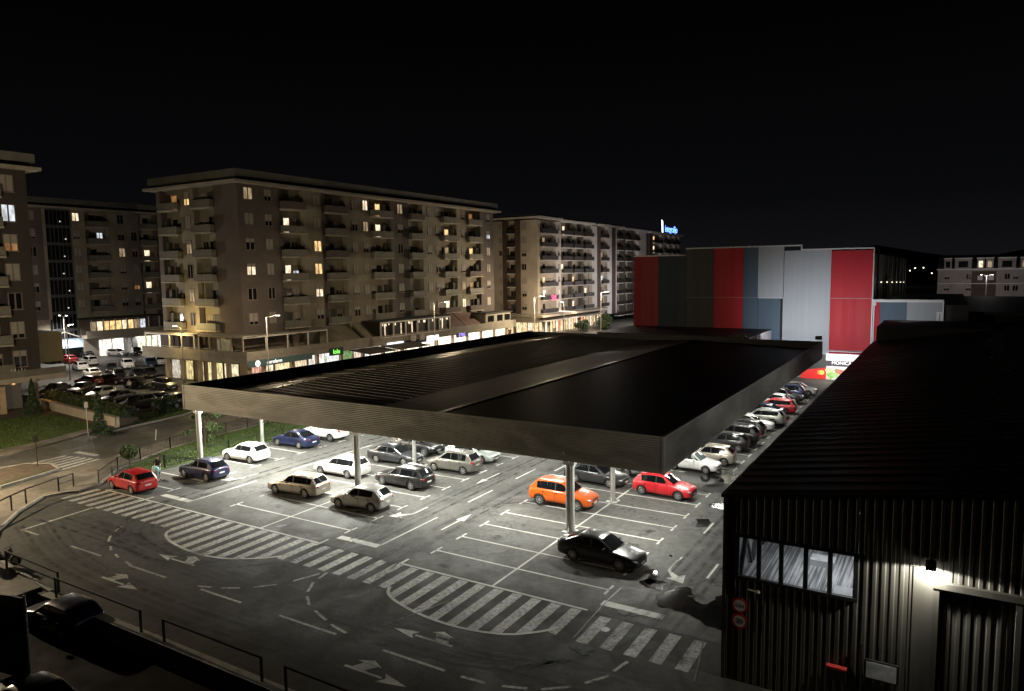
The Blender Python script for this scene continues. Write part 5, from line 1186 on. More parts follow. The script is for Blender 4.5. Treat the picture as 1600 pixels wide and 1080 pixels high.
    for i in range(NW):
        for j in range(len(prof)-1): k = i*len(prof); k2 = ((i+1)%NW)*len(prof); wh.f.append([k+j,k+j+1,k2+j+1,k2+j]); wh.mi.append(0)
    dk = [(r*.64*math.cos(2*math.pi*i/NW), .055, r*.64*math.sin(2*math.pi*i/NW)) for i in range(NW)]; wh.poly(dk); wh.poly([(x,-.055,z) for x,_,z in dk][::-1])
    res['wheel'] = wh.mesh('wheel', TYRE, 50)
    rm = MB(); R0 = r*.66
    v = [(q_*math.cos(2*math.pi*i/NW), y, q_*math.sin(2*math.pi*i/NW)) for q_, y in ((R0,.09),(R0*.86,.10),(R0*.84,.06)) for i in range(NW)]
    rm.add(v, [(j*NW+i, j*NW+(i+1)%NW, (j+1)*NW+(i+1)%NW, (j+1)*NW+i) for j in range(2) for i in range(NW)])
    for k in range(7):
        a = 2*math.pi*k/7; c_, s_ = math.cos(a), math.sin(a); q1, q2 = R0*.10, R0*.87; h1, h2 = R0*.13, R0*.10
        rm.poly([(c_*q1-s_*h1,.095,s_*q1+c_*h1),(c_*q2-s_*h2,.098,s_*q2+c_*h2),(c_*q2+s_*h2,.098,s_*q2-c_*h2),(c_*q1+s_*h1,.095,s_*q1-c_*h1)])
    rm.tube((0,.07,0),(0,.10,0),R0*.22,R0*.2,12); res['rim'] = rm.mesh('rim', RIM)
    # lamps, grille, plates, mirrors
    hl_ = MB().ell((0,0,0), .21, .13, .075, 12, 8); res['headlight'] = hl_.mesh('headlight', HEAD, 60)
    tl = MB().ell((0,0,0), .05, .17, .085 if kind not in ('suv','mpv') else .15, 14, 8); res['taillight'] = tl.mesh('taillight', TAIL, 60)
    gr = MB(); gr.box(-.02,.03,-.36,.36,-.05,.05); gr.box(-.02,.03,-.5,.5,-.27,-.15); res['grille'] = gr.mesh('grille', TRIM)
    pl = MB().box(-.008,.008,-.22,.22,-.048,.048); res['plate'] = pl.mesh('number_plate', PLATE)
    mi_ = MB().ell((0,0,0), .07,.11,.075, 8, 6); res['mirror'] = mi_.mesh('door_mirror', [P['white']], 60)
    rl = MB(); 
    if kind in ('wagon','suv'): rl.path([(.05,0,0),(-.1,0,.03),(-1.2,0,.03),(-1.4,0,0)], .022, 6); res['rail'] = rl.mesh('roof_rail', RIM)
    ae = MB(); ae.tube((0,0,0),(-.18,0,.16),.010,.006,5); res['aerial'] = ae.mesh('aerial', TRIM)
    CARM[kind] = res; return res
def setmat(o, M, slot=0):
    o.material_slots[slot].link = 'OBJECT'; o.material_slots[slot].material = M
def car(kind, col, label, x, y, rz=0., z=.0, group=None, far=False):
    """x, y: middle between the axles; rz heading of the nose in degrees (0 = +x)"""
    K = KINDS[kind]; M = car_meshes(kind); t = thing('parked_car', label, 'car', (x, y, z), R(rz), group)
    def put(name, me, loc=(0,0,0), rot=None, paint_=False, parent=t):
        o = link(name, me, parent); o.location = loc
        if rot: o.rotation_euler = rot
        if paint_: setmat(o, P[col])
        return o
    body = put('body', M['body'], paint_=True)
    put('windscreen', M['windscreen'])
    w, r, wb, zb = K['w'], K['r'], K['wb'], K['zb']; A = K['prof'][0]; D = K['prof'][-1] if kind != 'convertible' else (-1.6,.93)
    if 'rear_window' in M:
        put('rear_window', M['rear_window'])
        for s in (-1,1):
            put('window_surround', M['band'][s])
            for me in M['side'][s]: put('side_window', me)
    else:
        put('screen_frame', M['screen_frame'], paint_=True); put('seat', M['seat']); put('folded_hood', M['folded_hood'])
    for sx in (1,-1):
        for s in (1,-1):
            o = put('wheel', M['wheel'], (sx*wb/2, s*(w-.115), r), (0,0,0 if s > 0 else math.pi))
            if not far or True: link('rim', M['rim'], o)
    zh = A[1]-.20
    for s in (1,-1):
        put('headlight', M['headlight'], (K['n']-.20, s*w*.70, zh-.135), (0, .30, -s*.42))
        put('taillight', M['taillight'], (K['t']+.075, s*w*.72, D[1]-.21), (0,-.12,s*-.62))
    put('number_plate', M['plate'], (K['t']-.022, 0, zb+.42 if D[1] < 1.1 else zb+.5)); put('number_plate', M['plate'], (K['n']+.022, 0, zb+.22)); put('grille', M['grille'], (K['n']-.025, 0, zh-.20))
    for s in (1,-1):
        o = put('door_mirror', M['mirror'], (A[0]-.42, s*(w+.05), A[1]+.06), paint_=True)
        if not far:
            put('door_handle', M['handle'], (0, s*(w*.985+.005), 0)); put('door_seam', M['seam'], (0, s*(w*.995), 0))
            if 'rail' in M: put('roof_rail', M['rail'], (0, s*.56, K['prof'][2][1]+.0))
    if not far and kind != 'convertible': put('aerial', M['aerial'], (K['prof'][-3][0]+.1, 0, K['prof'][-3][1]+.02))
    return t

gL, gM, gR, gE = 'cars parked by the grass verge', 'cars in the middle bays under the canopy', 'cars in the right bays by the warehouse lane', 'cars in the row along the warehouse lane'
car('hatchback','red','red hatchback nose to the fence beside the crosswalk', -49.8, 29.55, 177, group=gL)
car('hatchback','navy','dark blue hatchback parked by the verge next to the red hatchback', -47.9, 34.05, 181, group=gL)
car('hatchback','white','white hatchback by the verge between two blue cars', -49.25, 39.0, 183, group=gL)
car('sedan','blue','dark blue saloon by the verge beyond the white hatchback', -49.5, 44.5, 180, group=gL)
car('suv','white','white crossover half behind the blue saloon by the verge', -49.1, 47.8, 182, group=gL)
car('wagon','beige','champagne estate car with pale rear window in the middle bays', -38.45, 34.65, 184, group=gM)
car('wagon','white','white estate car behind the canopy post in the middle bays', -39.2, 39.65, 181, group=gM)
car('hatchback','silver','silver beige hatchback in front of the canopy post', -32.35, 34.5, 186, group=gM)
car('wagon','black','black sports estate rear-on beside the silver beige hatchback', -33.1, 39.7, 178, group=gM)
car('sedan','char','charcoal saloon facing the aisle beyond the white estate', -37.75, 44.35, 4, group=gM)
car('suv','black','black crossover with its bonnet seen beyond the charcoal saloon', -38.1, 47.5, 2, group=gM)
car('mpv','taupe','grey green tall people carrier rear-on in the middle bays', -32.1, 44.55, 182, group=gM)
car('sedan','palegreen','pale mint saloon just behind the grey green people carrier', -32.6, 47.9, 0, group=gM)
car('hatchback','white','white hatchback half hidden by the fascia behind the mint saloon', -38.0, 50.4, 180, group=gM)
car('suv','orange','bright orange crossover beside the near canopy post', -20.95, 41.2, 0, group=gR)
car('sedan','char','dark grey saloon with black wheels behind the orange crossover', -21.1, 46.8, 358, group=gR)
car('suv','silver','silver crossover nose seen behind the dark grey saloon', -21.1, 49.8, 0, group=gR)
car('hatchback','scarlet','bright red small hatchback alone beside the round canopy post', -15.95, 46.35, 357, group=gR)
car('sedan','black','glossy black saloon nearest the camera in the right bays', -15.0, 33.95, 357, group=gR)
car('convertible','white','white open-top convertible with folded black hood', -16.1, 53.4, 357, group=gE)
car('hatchback','beige','beige hatchback rear-on next to the white convertible', -15.6, 56.0, 183, group=gE)
for k, c, lab, x, y, rz in (('hatchback','black','black hatchback with pale window reflection beyond the beige hatchback', -15.7, 60.9, 183),('suv','black','black off-roader with roof rails, second car beyond the beige hatchback', -15.6, 63.6, 180),
    ('hatchback','black','black hatchback rear-on just before the white-bonnet car', -15.6, 66.9, 181),('sedan','white','white car with bonnet towards the lane before the silver estate', -15.7, 69.8, 0),
    ('wagon','olive','silver green estate car rear-on in the middle of the lane row', -15.4, 73.0, 180),('sedan','blue','blue grey car with only its roof seen behind the silver estate', -16.0, 76.2, 180),
    ('wagon','scarlet','red estate car with bright red tail towards the lane', -15.4, 79.4, 180),('hatchback','white','white hatchback with dark rear window behind the red estate', -16.3, 82.6, 180),
    ('suv','black','black crossover nose towards the lane beyond the red estate', -15.6, 85.6, 0),('mpv','blue','blue people carrier near the far end of the lane row', -15.8, 88.9, 180),('hatchback','cream','cream hatchback nose out at the far end of the lane row', -15.0, 92.2, 0)):
    car(k, c, lab, x, y, rz, group=gE)
# cars of the far car park between the blocks: photo pixel of the car's middle on the ground
gF = 'cars in the far car park between the blocks'
FARCARS = [('sedan','black','black car behind the hedge nearest the left block column',76,617,-60),('sedan','black','black saloon with glints behind the middle of the hedge',118,616,-60),('hatchback','silver','silver bonnet car behind the hedge end',148,624,-70),
 ('sedan','black','black saloon behind the right end of the hedge',174,630,-75),('suv','black','black estate with white number plate facing the road past the hedge',205,641,-80),('sedan','black','black saloon next to the round bush',233,634,-80),('suv','black','black off-roader with lit rear window beside the canopy corner',272,637,100),
 ('mpv','char','dark grey people carrier side-on with person standing beside it',250,610,-5),('hatchback','char','dark hatchback just behind the person in white',207,607,10),('wagon','wine','dark red estate in the shadowed middle row',130,603,185),('sedan','black','black saloon between the dark red estate and the pale row',163,601,30),
 ('sedan','cream','cream saloon with pink glow on its tail in the left middle row',136,590,165),('hatchback','white','white hatchback tucked behind the cream saloon',118,579,165),('suv','white','large white crossover in the middle of the far car park',193,577,-25),('hatchback','char','dark grey hatchback left of the large white crossover',168,582,-35),
 ('mpv','white','white van-like car left of the dark hatchbacks at the back',133,571,170),('sedan','scarlet','red car parked before the lamp post',100,568,175),('sedan','black','black car at the far left of the back row',72,568,175),('sedan','char','dark saloon in front of the kiosk',127,559,170),('wagon','silver','silver estate in front of the lit shops',178,557,10),
 ('suv','black','black crossover with lit headlamp by the terrace corner',208,556,-20),('sedan','teal','dark saloon with white reflection right of the white crossover',228,573,-30),('hatchback','white','white bonnet car under the terrace edge',243,571,-20),('sedan','char','dark saloon in front of the terrace columns',226,590,-25),('hatchback','black','black hatchback at the foot of the podium columns',208,592,-20),('wagon','black','black estate among the dark cars of the middle row',178,593,-25)]
for k, c, lab, px, py, rz in FARCARS:
    g = G(px, py); car(k, c, lab, g.x, g.y+.8, rz, group=gF, far=True)
gN = 'dark cars on the lower yard in the foreground'
q_ = G(155,957,LZ+1.0); BX, BY = q_.x-2.0, q_.y-.55; car('hatchback','navy','dark blue car below the railing in the bottom left shadow', BX, BY, 183, LZ, gN)
car('sedan','black','black car with glinting mirror deepest in the bottom left shadow', -28.2, 12.3, 183, LZ, gN)

# ================================================================== STREET FURNITURE
BLKM = mat('rail_black', (.014,.012,.011), .45)
def guardrail(name, label, pts, h, group, low=True, rb=.035):
    """pts: ground points of the posts"""
    c = pts[0]; t = thing(name, label, 'railing', c, 0, group); b = MB()
    L_ = [Vector(p)-Vector(c) for p in pts]
    for a, d in zip(L_[:-1], L_[1:]):
        b.bar(a+Vector((0,0,h)), d+Vector((0,0,h)), .08, .07)
        if low: b.bar(a+Vector((0,0,h*.55)), d+Vector((0,0,h*.55)), .05, .05)
    b.obj('rail', BLKM, t)
    for a in L_:
        q = MB(); q.bar(a+Vector((0,0,-.05)), a+Vector((0,0,h+.03)), .08); q.obj('post', BLKM, t)
gG = 'black steel guard rails along the kerb'
def gz(px, py, z=.12): return G(px, py, z)
guardrail('guard_rail','black guard rail curving round the pavement corner at the left edge',[gz(-30,822),gz(18.5,798),gz(41,787),(gz(92,768))],1.0,gG,False)
guardrail('guard_rail','short black rail beside the far end of the crosswalk',[gz(92,768),gz(115,760)],.95,gG,True)
guardrail('guard_rail','black guard rail on the pavement left of the dark blue car',[gz(11,889),gz(92,924)],.95,gG,True)
guardrail('guard_rail','black guard rail directly behind the dark blue car',[Vector((-35.6,17.05,.15)),Vector((-28.85,17.05,.15))],.95,gG,False)
guardrail('guard_rail','long black guard rail on the kerb wall at the bottom edge',[Vector((-27.25,17.05,.15)),Vector((-21.3,17.05,.15))],.95,gG,False)
guardrail('guard_rail','black guard rail at the bottom edge, mostly out of frame',[Vector((-20.0,17.05,.15)),Vector((-12,17.05,.15))],.95,gG,False)
def fence(label, pts, h, group, sp=.16):
    c = Vector(pts[0]); t = thing('metal_fence', label, 'fence', c, 0, group); b = MB(); pk = MB()
    for a, d in zip(pts[:-1], pts[1:]):
        a, d = Vector(a)-c, Vector(d)-c; n = max(1, int((d-a).length/2.2))
        b.bar(a+Vector((0,0,h)), d+Vector((0,0,h)), .04); b.bar(a+Vector((0,0,.18)), d+Vector((0,0,.18)), .035)
        for i in range(n+1):
            p = a.lerp(d, i/n); q = MB(); q.bar(p, p+Vector((0,0,h+.08)), .07); q.obj('post', BLKM, t)
        m_ = int((d-a).length/sp)
        for i in range(m_): p = a.lerp(d, (i+.5)/m_); pk.bar(p+Vector((0,0,.18)), p+Vector((0,0,h)), .018)
    b.obj('rail', BLKM, t); pk.obj('pickets', BLKM, t)
v3 = lambda L_, z=.1: [Vector((a, c, z)) for a, c in L_]
fence('low black picket fence between the street pavement and the grass verge', v3([(-53.0,28.9),(-55.5,31.8),(-57.0,34.6),(-58.3,38.2),(-59.0,42),(-59.5,50),(-60.2,68),(-60.6,90)]), .95, 'black fences round the verge')
fence('low black picket fence between the verge and the parked cars', v3([(-53.0,29.9),(-52.8,34),(-52.75,40),(-52.75,46)]), .95, 'black fences round the verge')

LW = 2.6
LENS_W = mat('street_lens_warm', (1,1,1), .5, emit=(1,.86,.55), es=30); LENS_C = mat('street_lens_cool', (1,1,1), .5, emit=(1,.95,.85), es=30); POLE = nmat('lamp_pole', (.40,.39,.36), (.5,.48,.45), 1, 4, .4, .5, 0, metal=.4)
def streetlamp(label, x, y, h, aim, arm=1.6, watts=0, col=(1,.8,.5), lens=LENS_W, double=False, group='street lamps', spot=False, z0=.0):
    t = thing('street_lamp', label, 'street lamp', (x,y,z0), 0, group)
    b = MB(); b.tube((0,0,0),(0,0,h), .10, .065, 10); b.tube((0,0,0),(0,0,.7), .13, .12, 10); b.obj('pole', POLE, t, 40)
    a = Vector((math.cos(R(aim)), math.sin(R(aim)), 0))
    for s in ((1,-1) if double else (1,)):
        e = a*arm*s+Vector((0,0,h+.28)); b = MB(); b.tube((0,0,h-.05), e, .045, .04, 8); b.obj('arm', POLE, t)
        hd = MB(); d = a*s; side = Vector((-d.y, d.x, 0)); 
        pts = [e-d*.15+side*.10, e+d*.55+side*.14, e+d*.55-side*.14, e-d*.15-side*.10]; hd.prism([p+Vector((0,0,-.05)) for p in pts], (0,0,.12)); o = hd.obj('lamp_head', POLE, t)
        q = MB(); q.prism([p*1+Vector((0,0,-.075)) for p in [e-d*.02+side*.08, e+d*.5+side*.11, e+d*.5-side*.11, e-d*.02-side*.08]], (0,0,.02)); q.obj('lens', lens, o)
        if watts:
            p = e+d*.25+Vector((x,y,z0-.25))
            if spot: light('street_glow', 'SPOT', p, watts*LW, col, .12, None, cone=R(140), blend=.8, aim=p+Vector((0,0,-5)))
            else: light('street_glow', 'POINT', p, watts*LW, col, .12)
    return t
WARM = (1,.80,.52)
streetlamp('street lamp in front of the brown block corner, rising beyond the canopy', -77.0, 65.2, 9.7, 12, 1.6, 900, (1,.80,.55), LENS_C)
streetlamp('yellow lit street lamp at the podium corner by the far car park', -93.4, 64.0, 7.9, 185, 1.1, 620, (1,.72,.28))
streetlamp('street lamp before the glazed verandas of the brown block', -70.5, 93.2, 10.3, 20, 1.8, 850, (1,.78,.52), LENS_C)
streetlamp('street lamp just right of the brown block end', -75.0, 134.3, 9.8, -10, 2.2, 4000, (1,.80,.52), LENS_C)
streetlamp('lamp post in front of the dark balconies of the pale block', -75.0, 148.1, 8.0, 160, .6, 2500, (1,.78,.5), LENS_C)
streetlamp('street lamp beside the striped store, before the pale block end', -72.0, 162.0, 9.9, 20, 1.4, 3200, (1,.88,.78), LENS_C)
streetlamp('white double-headed lamp post in the far car park', -137.4, 70.7, 8.2, 0, .8, 1500, (1,.95,.86), LENS_C, True, spot=True)
streetlamp('street lamp on the near road corner left of the picture', -63.5, 17.0, 8.8, 40, 1.5, 7500, WARM)
streetlamp('street lamp along the lawn left of the picture', -78.5, 22.0, 8.8, -10, 1.5, 650, WARM)
streetlamp('street lamp hidden behind the striped store', -66.0, 195.0, 9.0, 160, 1.2, 4200, (1,.93,.88), LENS_C)
streetlamp('street lamp added in the far car park to brighten its ground', -112.0, 58.0, 8.0, 120, 1.0, 2100, (1,.9,.78), LENS_C)  # extra lamp, put in to lift the light on the far car park
streetlamp('white branching lamp post in front of the distant dormer block', 8.9, 232.0, 12.5, 0, 1.0, 500, (1,.95,.92), LENS_C, True)
light('shop_row_glow', 'AREA', (-79.2,110,3.0), 900, (1,.88,.7), 26, None, sy=1)
light('far_shop_glow', 'AREA', (-137.2,86,3.2), 1000, (1,.95,.88), 16, None, sy=1)
light('pale_podium_glow', 'AREA', (-80.5,166,5.2), 1700, (1,.75,.48), 24, None, sy=2)
# sign posts
for lab, px, py, h in (('thin white sign post at the lawn edge',138,682,3.3),('thin dark sign post on the traffic island',59,731,2.6)):
    g = G(px, py); t = thing('sign_post', lab, 'sign post', (g.x,g.y,.1)); b = MB(); b.tube((0,0,0),(0,0,h),.035); b.obj('post', POLE if 'white' in lab else BLKM, t)
    b = MB(); b.box(-.16,.16,-.02,.02,h-.6,h-.05); o = b.obj('sign_plate', POLE if 'white' in lab else BLKM, t); o.rotation_euler = (0,0,R(70))
for px, py, in ((243,689),(375,655)):
    g = G(px, py); t = thing('bollard', 'short post beside the street lane line' if px < 300 else 'leaning post at the street near the young tree', 'bollard', (g.x,g.y,0)); b = MB(); b.tube((0,0,0),(.05,.1,1.0),.05); b.ell((.05,.1,1.02),.06,.06,.05,8,6); b.obj('shaft', POLE, t); b = MB(); b.tube((0,0,0),(0,0,.06),.1); b.obj('base', BLKM, t)
# pole with dark panel close to the camera, bottom left
t = thing('display_board', 'dark glass board on a pale metal pole in the bottom left corner', 'board', (-30.2,13.3,LZ)); b = MB(); b.tube((0,0,0),(0,0,3.75),.055,.055,10); b.tube((0,0,3.3),(0,0,3.37),.075); b.obj('pole', POLE, t, 40)
uL = Vector((-.99,-.14,0)).normalized()
b = MB(); pv = [uL*.12+Vector((0,0,.3)), uL*3.2+Vector((0,0,.3)), uL*3.2+Vector((0,0,3.35)), uL*.75+Vector((0,0,3.57)), uL*.12+Vector((0,0,3.57))]; b.prism(pv, (.01,.05,0)); b.obj('panel', mat('board_dark', (.010,.009,.007), .35), t)
b = MB(); [b.bar(a, c, .09) for a, c in zip(pv, pv[1:]+pv[:1])]; b.obj('panel_frame', BLKM, t)

# ================================================================== VEGETATION
def leafmat(name, a, c): return nmat(name, a, c, 3, 4, .55, .8, 0, lo=.3, hi=.7)
LF = {'dark': leafmat('leaf_dark', (.010,.022,.007), (.028,.055,.016)), 'mid': leafmat('leaf_mid', (.028,.05,.012), (.07,.10,.03)), 'cyp': leafmat('leaf_cypress', (.012,.03,.010), (.03,.06,.02)), 'hedge': leafmat('leaf_hedge', (.016,.028,.007), (.045,.062,.018))}
BARK = nmat('bark', (.05,.035,.022), (.10,.075,.05), 6, 6, .8, .95, .4)
def leaves(n, sample, size, rng):
    b = MB()
    for _ in range(n):
        p = Vector(sample()); a = Vector((rng.gauss(0,1), rng.gauss(0,1), rng.gauss(0,1))).normalized(); c = a.orthogonal().normalized(); d = a.cross(c); s = size*rng.uniform(.6,1.4)
        b.add([p-c*s, p-d*s*.5, p+c*s, p+d*s*.5], [(0,1,2,3)])
    return b
rg = random.Random(11)
def in_ell(c, rx, ry, rz, shell=.55):
    while True:
        p = Vector((rg.uniform(-1,1), rg.uniform(-1,1), rg.uniform(-1,1)))
        if shell < p.length < 1: return (c[0]+p.x*rx, c[1]+p.y*ry, c[2]+p.z*rz)
def young_tree(label, loc, h, clumps, n, size, leaf, lean=0):
    t = thing('tree', label, 'tree', loc); b = MB(); pts = [(0,0,0),(.05+lean*.3,0,h*.35),(lean*.6,.05,h*.7),(lean,0,h)]
    for (a, c), (r0, r1) in zip(zip(pts[:-1], pts[1:]), ((.07,.05),(.05,.035),(.035,.015))): b.tube(a, c, r0, r1, 7)
    for c in clumps: 
        s = Vector(pts[1]).lerp(Vector(pts[3]), rg.uniform(.0,.7)); b.tube(s, c[:3], .03, .01, 5)
    b.obj('trunk', BARK, t)
    q = MB()
    for c in clumps:
        l = leaves(int(n*c[3]), lambda: in_ell(c, c[3], c[3], c[3]*.8, .2), size, rg); q.add(l.v, l.f)
    q.obj('crown', LF[leaf], t)
g = G(326,704)
cl = [(rg.gauss(0,.8), rg.gauss(0,.8), rg.uniform(1.0,4.3), rg.uniform(.28,.55)) for _ in range(22)]
young_tree('thin young tree on the verge beside the leftmost canopy post', (g.x-1.3,g.y+.6,.1), 4.3, cl, 420, .095, 'mid', .2)
def cypress(label, g, h, r):
    t = thing('cypress', label, 'tree', (g.x,g.y,.1)); b = MB(); b.tube((0,0,0),(0,0,h*.9),.07,.02,7); b.obj('trunk', BARK, t)
    def smp():
        z = rg.random()**1.25; rr = r*(1-z)**.8*(.55+.45*rg.random())*(1+.18*math.sin(9*z)); a = rg.uniform(0,6.28); return (rr*math.cos(a), rr*math.sin(a), .15+z*h)
    leaves(2600, smp, .09, rg).obj('crown', LF['cyp'], t)
cypress('dark cone-shaped cypress against the orange-lit column', G(53,650), 3.9, .85); cypress('narrow cone-shaped cypress by the sign post on the planting bed', G(156,680), 4.0, .72)
def bush(label, loc, r, rz, n, leaf, name='bush', stem=0, size=.08):
    t = thing(name, label, 'bush', loc); b = MB()
    if stem: b.tube((0,0,0),(0,0,stem+rz*.3),.06,.05,8)
    else: [b.tube((0,0,0),(rg.uniform(-.5,.5)*r,rg.uniform(-.5,.5)*r,rz),.03,.01,5) for _ in range(5)]
    b.obj('stem', BARK, t); cl_ = [(0,0,stem+rz,.0)] if 'clipped' in label else [(rg.uniform(-.55,.55)*r, rg.uniform(-.55,.55)*r, stem+rz*rg.uniform(.45,1.45), rg.uniform(.32,.6)) for _ in range(9)]
    q = MB()
    for c in cl_:
        s_ = c[3] or 1; l = leaves(n//len(cl_), lambda: in_ell(c[:3], r*s_, r*s_, rz*s_, .75 if not c[3] else .3), size, rg); q.add(l.v, l.f)
    q.obj('foliage', LF[leaf], t)
bush('clipped ball-shaped shrub on the pavement by the red hatchback', (G(203,731).x,G(203,731).y,.12), .66, .58, 2000, 'mid', stem=.6)
bush('round dark bush between the black cars of the far car park', (G(252,648).x,G(252,648).y,.05), 1.5, 1.05, 2000, 'dark', size=.11)
bush('low shrub beside the narrow cypress', (G(170,682).x,G(170,682).y,.07), .7, .45, 500, 'dark')
bush('leafy bush at the pale block lit by shop lights', (-76.5,172,0), 3.2, 2.4, 3000, 'dark', size=.22); bush('dark leafy tree beside the striped store corner', (-66,178,0), 4.2, 3.6, 3600, 'dark', size=.24, stem=.6, name='bush')
bush('leafy bush under the pale block podium', (-78.5,164,0), 2.4, 1.8, 1800, 'dark', size=.2)
# hedge on its low wall
h0, h1 = G(64,637), G(184,668)
d = (h1-h0); ln = d.length; hr = math.atan2(d.y, d.x)
w_ = thing('low_wall', 'low pale wall below the clipped hedge, lit orange at its left end', 'wall', h0, hr); b = MB(); b.box(0,ln,-.2,.2,0,1.0); b.obj('wall_body', nmat('wall_plaster', (.34,.29,.23), (.44,.38,.31), .6, 6, .75, .9, .2), w_); b = MB(); b.box(-.05,ln+.05,-.26,.26,1.001,1.08); b.obj('wall_cap', CONC, w_)
t = thing('hedge', 'long clipped dark hedge on the low wall in front of the far car park', 'hedge', h0+Vector((0,.6,.9)), hr); b = MB(); b.box(.1,ln-.1,.05,1.0,.0,.8); b.obj('hedge_core', LF['dark'], t)
def hs():
    while True:
        p = (rg.uniform(-.1,ln+.1), rg.uniform(-.12,1.15), rg.uniform(0,1.0))
        if p[1] < .15 or p[1] > .9 or p[2] > .72: return p
leaves(5200, hs, .11, rg).obj('foliage', LF['hedge'], t)
light('column_glow', 'POINT', G(70,640)+Vector((0,0,2.6)), 55, (1,.5,.16), .1)
# short grass on verge and lawns
def grass(name, polys, n, lab):
    b = MB()
    for poly, cnt in polys:
        xs = [p[0] for p in poly]; ys_ = [p[1] for p in poly]; k = 0
        while k < cnt:
            x, y = rg.uniform(min(xs),max(xs)), rg.uniform(min(ys_),max(ys_)); ins = False; j = len(poly)-1
            for i in range(len(poly)):
                if (poly[i][1] > y) != (poly[j][1] > y) and x < (poly[j][0]-poly[i][0])*(y-poly[i][1])/(poly[j][1]-poly[i][1])+poly[i][0]: ins = not ins
                j = i
            if not ins: continue
            k += 1; a = rg.uniform(0,6.28); h = rg.uniform(.04,.13); w2 = .03
            b.add([(x-w2*math.cos(a),y-w2*math.sin(a),.10),(x+w2*math.cos(a),y+w2*math.sin(a),.10),(x+rg.gauss(0,.04),y+rg.gauss(0,.04),.10+h)],[(0,1,2)])
    o = b.obj(name, leafmat('grass_blade', (.025,.05,.006), (.085,.13,.02)), kind='stuff'); tag(o, lab, 'grass')
grass('grass', [([(-52.8,30.6),(-55.3,32.4),(-56.6,34.6),(-58.0,38),(-58.7,42),(-59.2,50),(-52.9,50)], 16000), (far((0,705),(62,692),(140,671),(138,664),(92,652),(55,650),(0,660)), 9000), (far((207,664),(288,648),(345,628),(345,612),(296,628),(222,650)), 7000)], 0, 'short green grass on the verge and lawns')

# ================================================================== PEOPLE, TROLLEY, MOPED
SKIN = nmat('skin', (.38,.23,.16), (.45,.28,.20), 3, 3, .5, .6, 0)
def skinbody(name, V_, E_, Rr, M, parent, root=0):
    me = bpy.data.meshes.new(name); me.from_pydata(V_, E_, []); o = link('tmp_'+name, me)
    md = o.modifiers.new('k','SKIN'); md.use_smooth_shade = True
    for i, r in enumerate(Rr): me.skin_vertices[0].data[i].radius = (r, r) if not isinstance(r, tuple) else r
    me.skin_vertices[0].data[root].use_root = True
    ss = o.modifiers.new('s','SUBSURF'); ss.levels = 2; ss.render_levels = 2
    dg = bpy.context.evaluated_depsgraph_get(); dg.update(); out = bpy.data.meshes.new_from_object(o.evaluated_get(dg)); bpy.data.objects.remove(o)
    out.materials.clear(); [out.materials.append(m_) for m_ in (M if isinstance(M, list) else [M])]
    out.polygons.foreach_set('use_smooth', [True]*len(out.polygons)); return link(name, out, parent)
def person(label, loc, rz, top, bottom, lean=0., reach=.35, hairc=(.02,.014,.01), step=.12):
    t = thing('person', label, 'person', loc, rz); lx = lean
    hip = Vector((0,0,.92)); ch = Vector((lx*.55,0,1.28)); nk = Vector((lx*.9,0,1.47)); hd = Vector((lx*1.15+.02,0,1.64))
    V_ = [hip, hip+Vector((lx*.2,0,.16)), ch, nk, hd-Vector((0,0,.06)), hd+Vector((.01,0,.06))]; E_ = [(0,1),(1,2),(2,3),(3,4),(4,5)]; Rr = [(.155,.12),(.14,.105),(.17,.12),.055,.085,.085]
    for s in (1,-1):
        k = len(V_); st = step*s
        V_ += [hip+Vector((0,.10*s,-.06)), Vector((st*.6+.02,.11*s,.50)), Vector((st,.11*s,.09)), Vector((st+.16,.12*s,.04))]; E_ += [(0,k),(k,k+1),(k+1,k+2),(k+2,k+3)]; Rr += [.09,.062,.045,.04]
        k = len(V_); sh = ch+Vector((0,.19*s,.12)); el = sh+Vector((reach*.35,.05*s,-.26)); wr = el+Vector((reach*.7,-.04*s,-.16+reach*.2))
        V_ += [sh, el, wr]; E_ += [(2,k),(k,k+1),(k+1,k+2)]; Rr += [.062,.046,.034]
        for f in range(5):
            q = len(V_); a = (f-2)*.014; V_ += [wr+Vector((.05,a*.8,-.03)), wr+Vector((.095-.01*abs(f-2),a*1.6,-.075))] if f else [wr+Vector((.03,-.03*s,-.02)), wr+Vector((.06,-.05*s,-.05))]; E_ += [(k+2,q),(q,q+1)]; Rr += [.011,.008]
    o = skinbody('body', V_, E_, Rr, [SKIN, top, bottom], t)
    for p in o.data.polygons:
        c = p.center
        if c.z < .94 and math.hypot(c.x, c.y) < .6 and not (abs(c.y) > .22 and c.z > .6): p.material_index = 2
        elif c.z < 1.46 and (c-hd).length > .16 and not (abs(c.x) > reach*.85+.02 and c.z < 1.12 and c.x > .2): p.material_index = 1
    b = MB(); b.ell((hd.x-.015,0,hd.z+.045), .105,.092,.105, 12, 9, jit=.03); b.obj('hair', mat('hair_%.3f' % hairc[0], hairc, .6), t, 60)
    f = MB(); f.ell((hd.x+.094,0,hd.z-.005), .018,.013,.022, 8, 6); [f.ell((hd.x+.080,.032*s,hd.z+.018), .010,.012,.008, 6, 5, 1) for s in (1,-1)]; f.ell((hd.x+.078,0,hd.z-.055), .010,.024,.007, 6, 5, 2); [f.ell((hd.x,.088*s,hd.z), .022,.012,.03, 6, 5) for s in (1,-1)]
    f.obj('face', [SKIN, mat('eye_dark', (.02,.02,.02), .3), mat('lip', (.3,.1,.09), .5)], t)
    return t
CL = lambda n, c: nmat('cloth_'+n, c, tuple(x*1.25 for x in c), 6, 4, .8, .95, .2)
person('person in dark brown jacket bending over a trolley behind the red hatchback', (-51.0,32.3,.004), R(-35), CL('brown', (.035,.02,.018)), CL('black', (.012,.012,.014)), .28, .5)
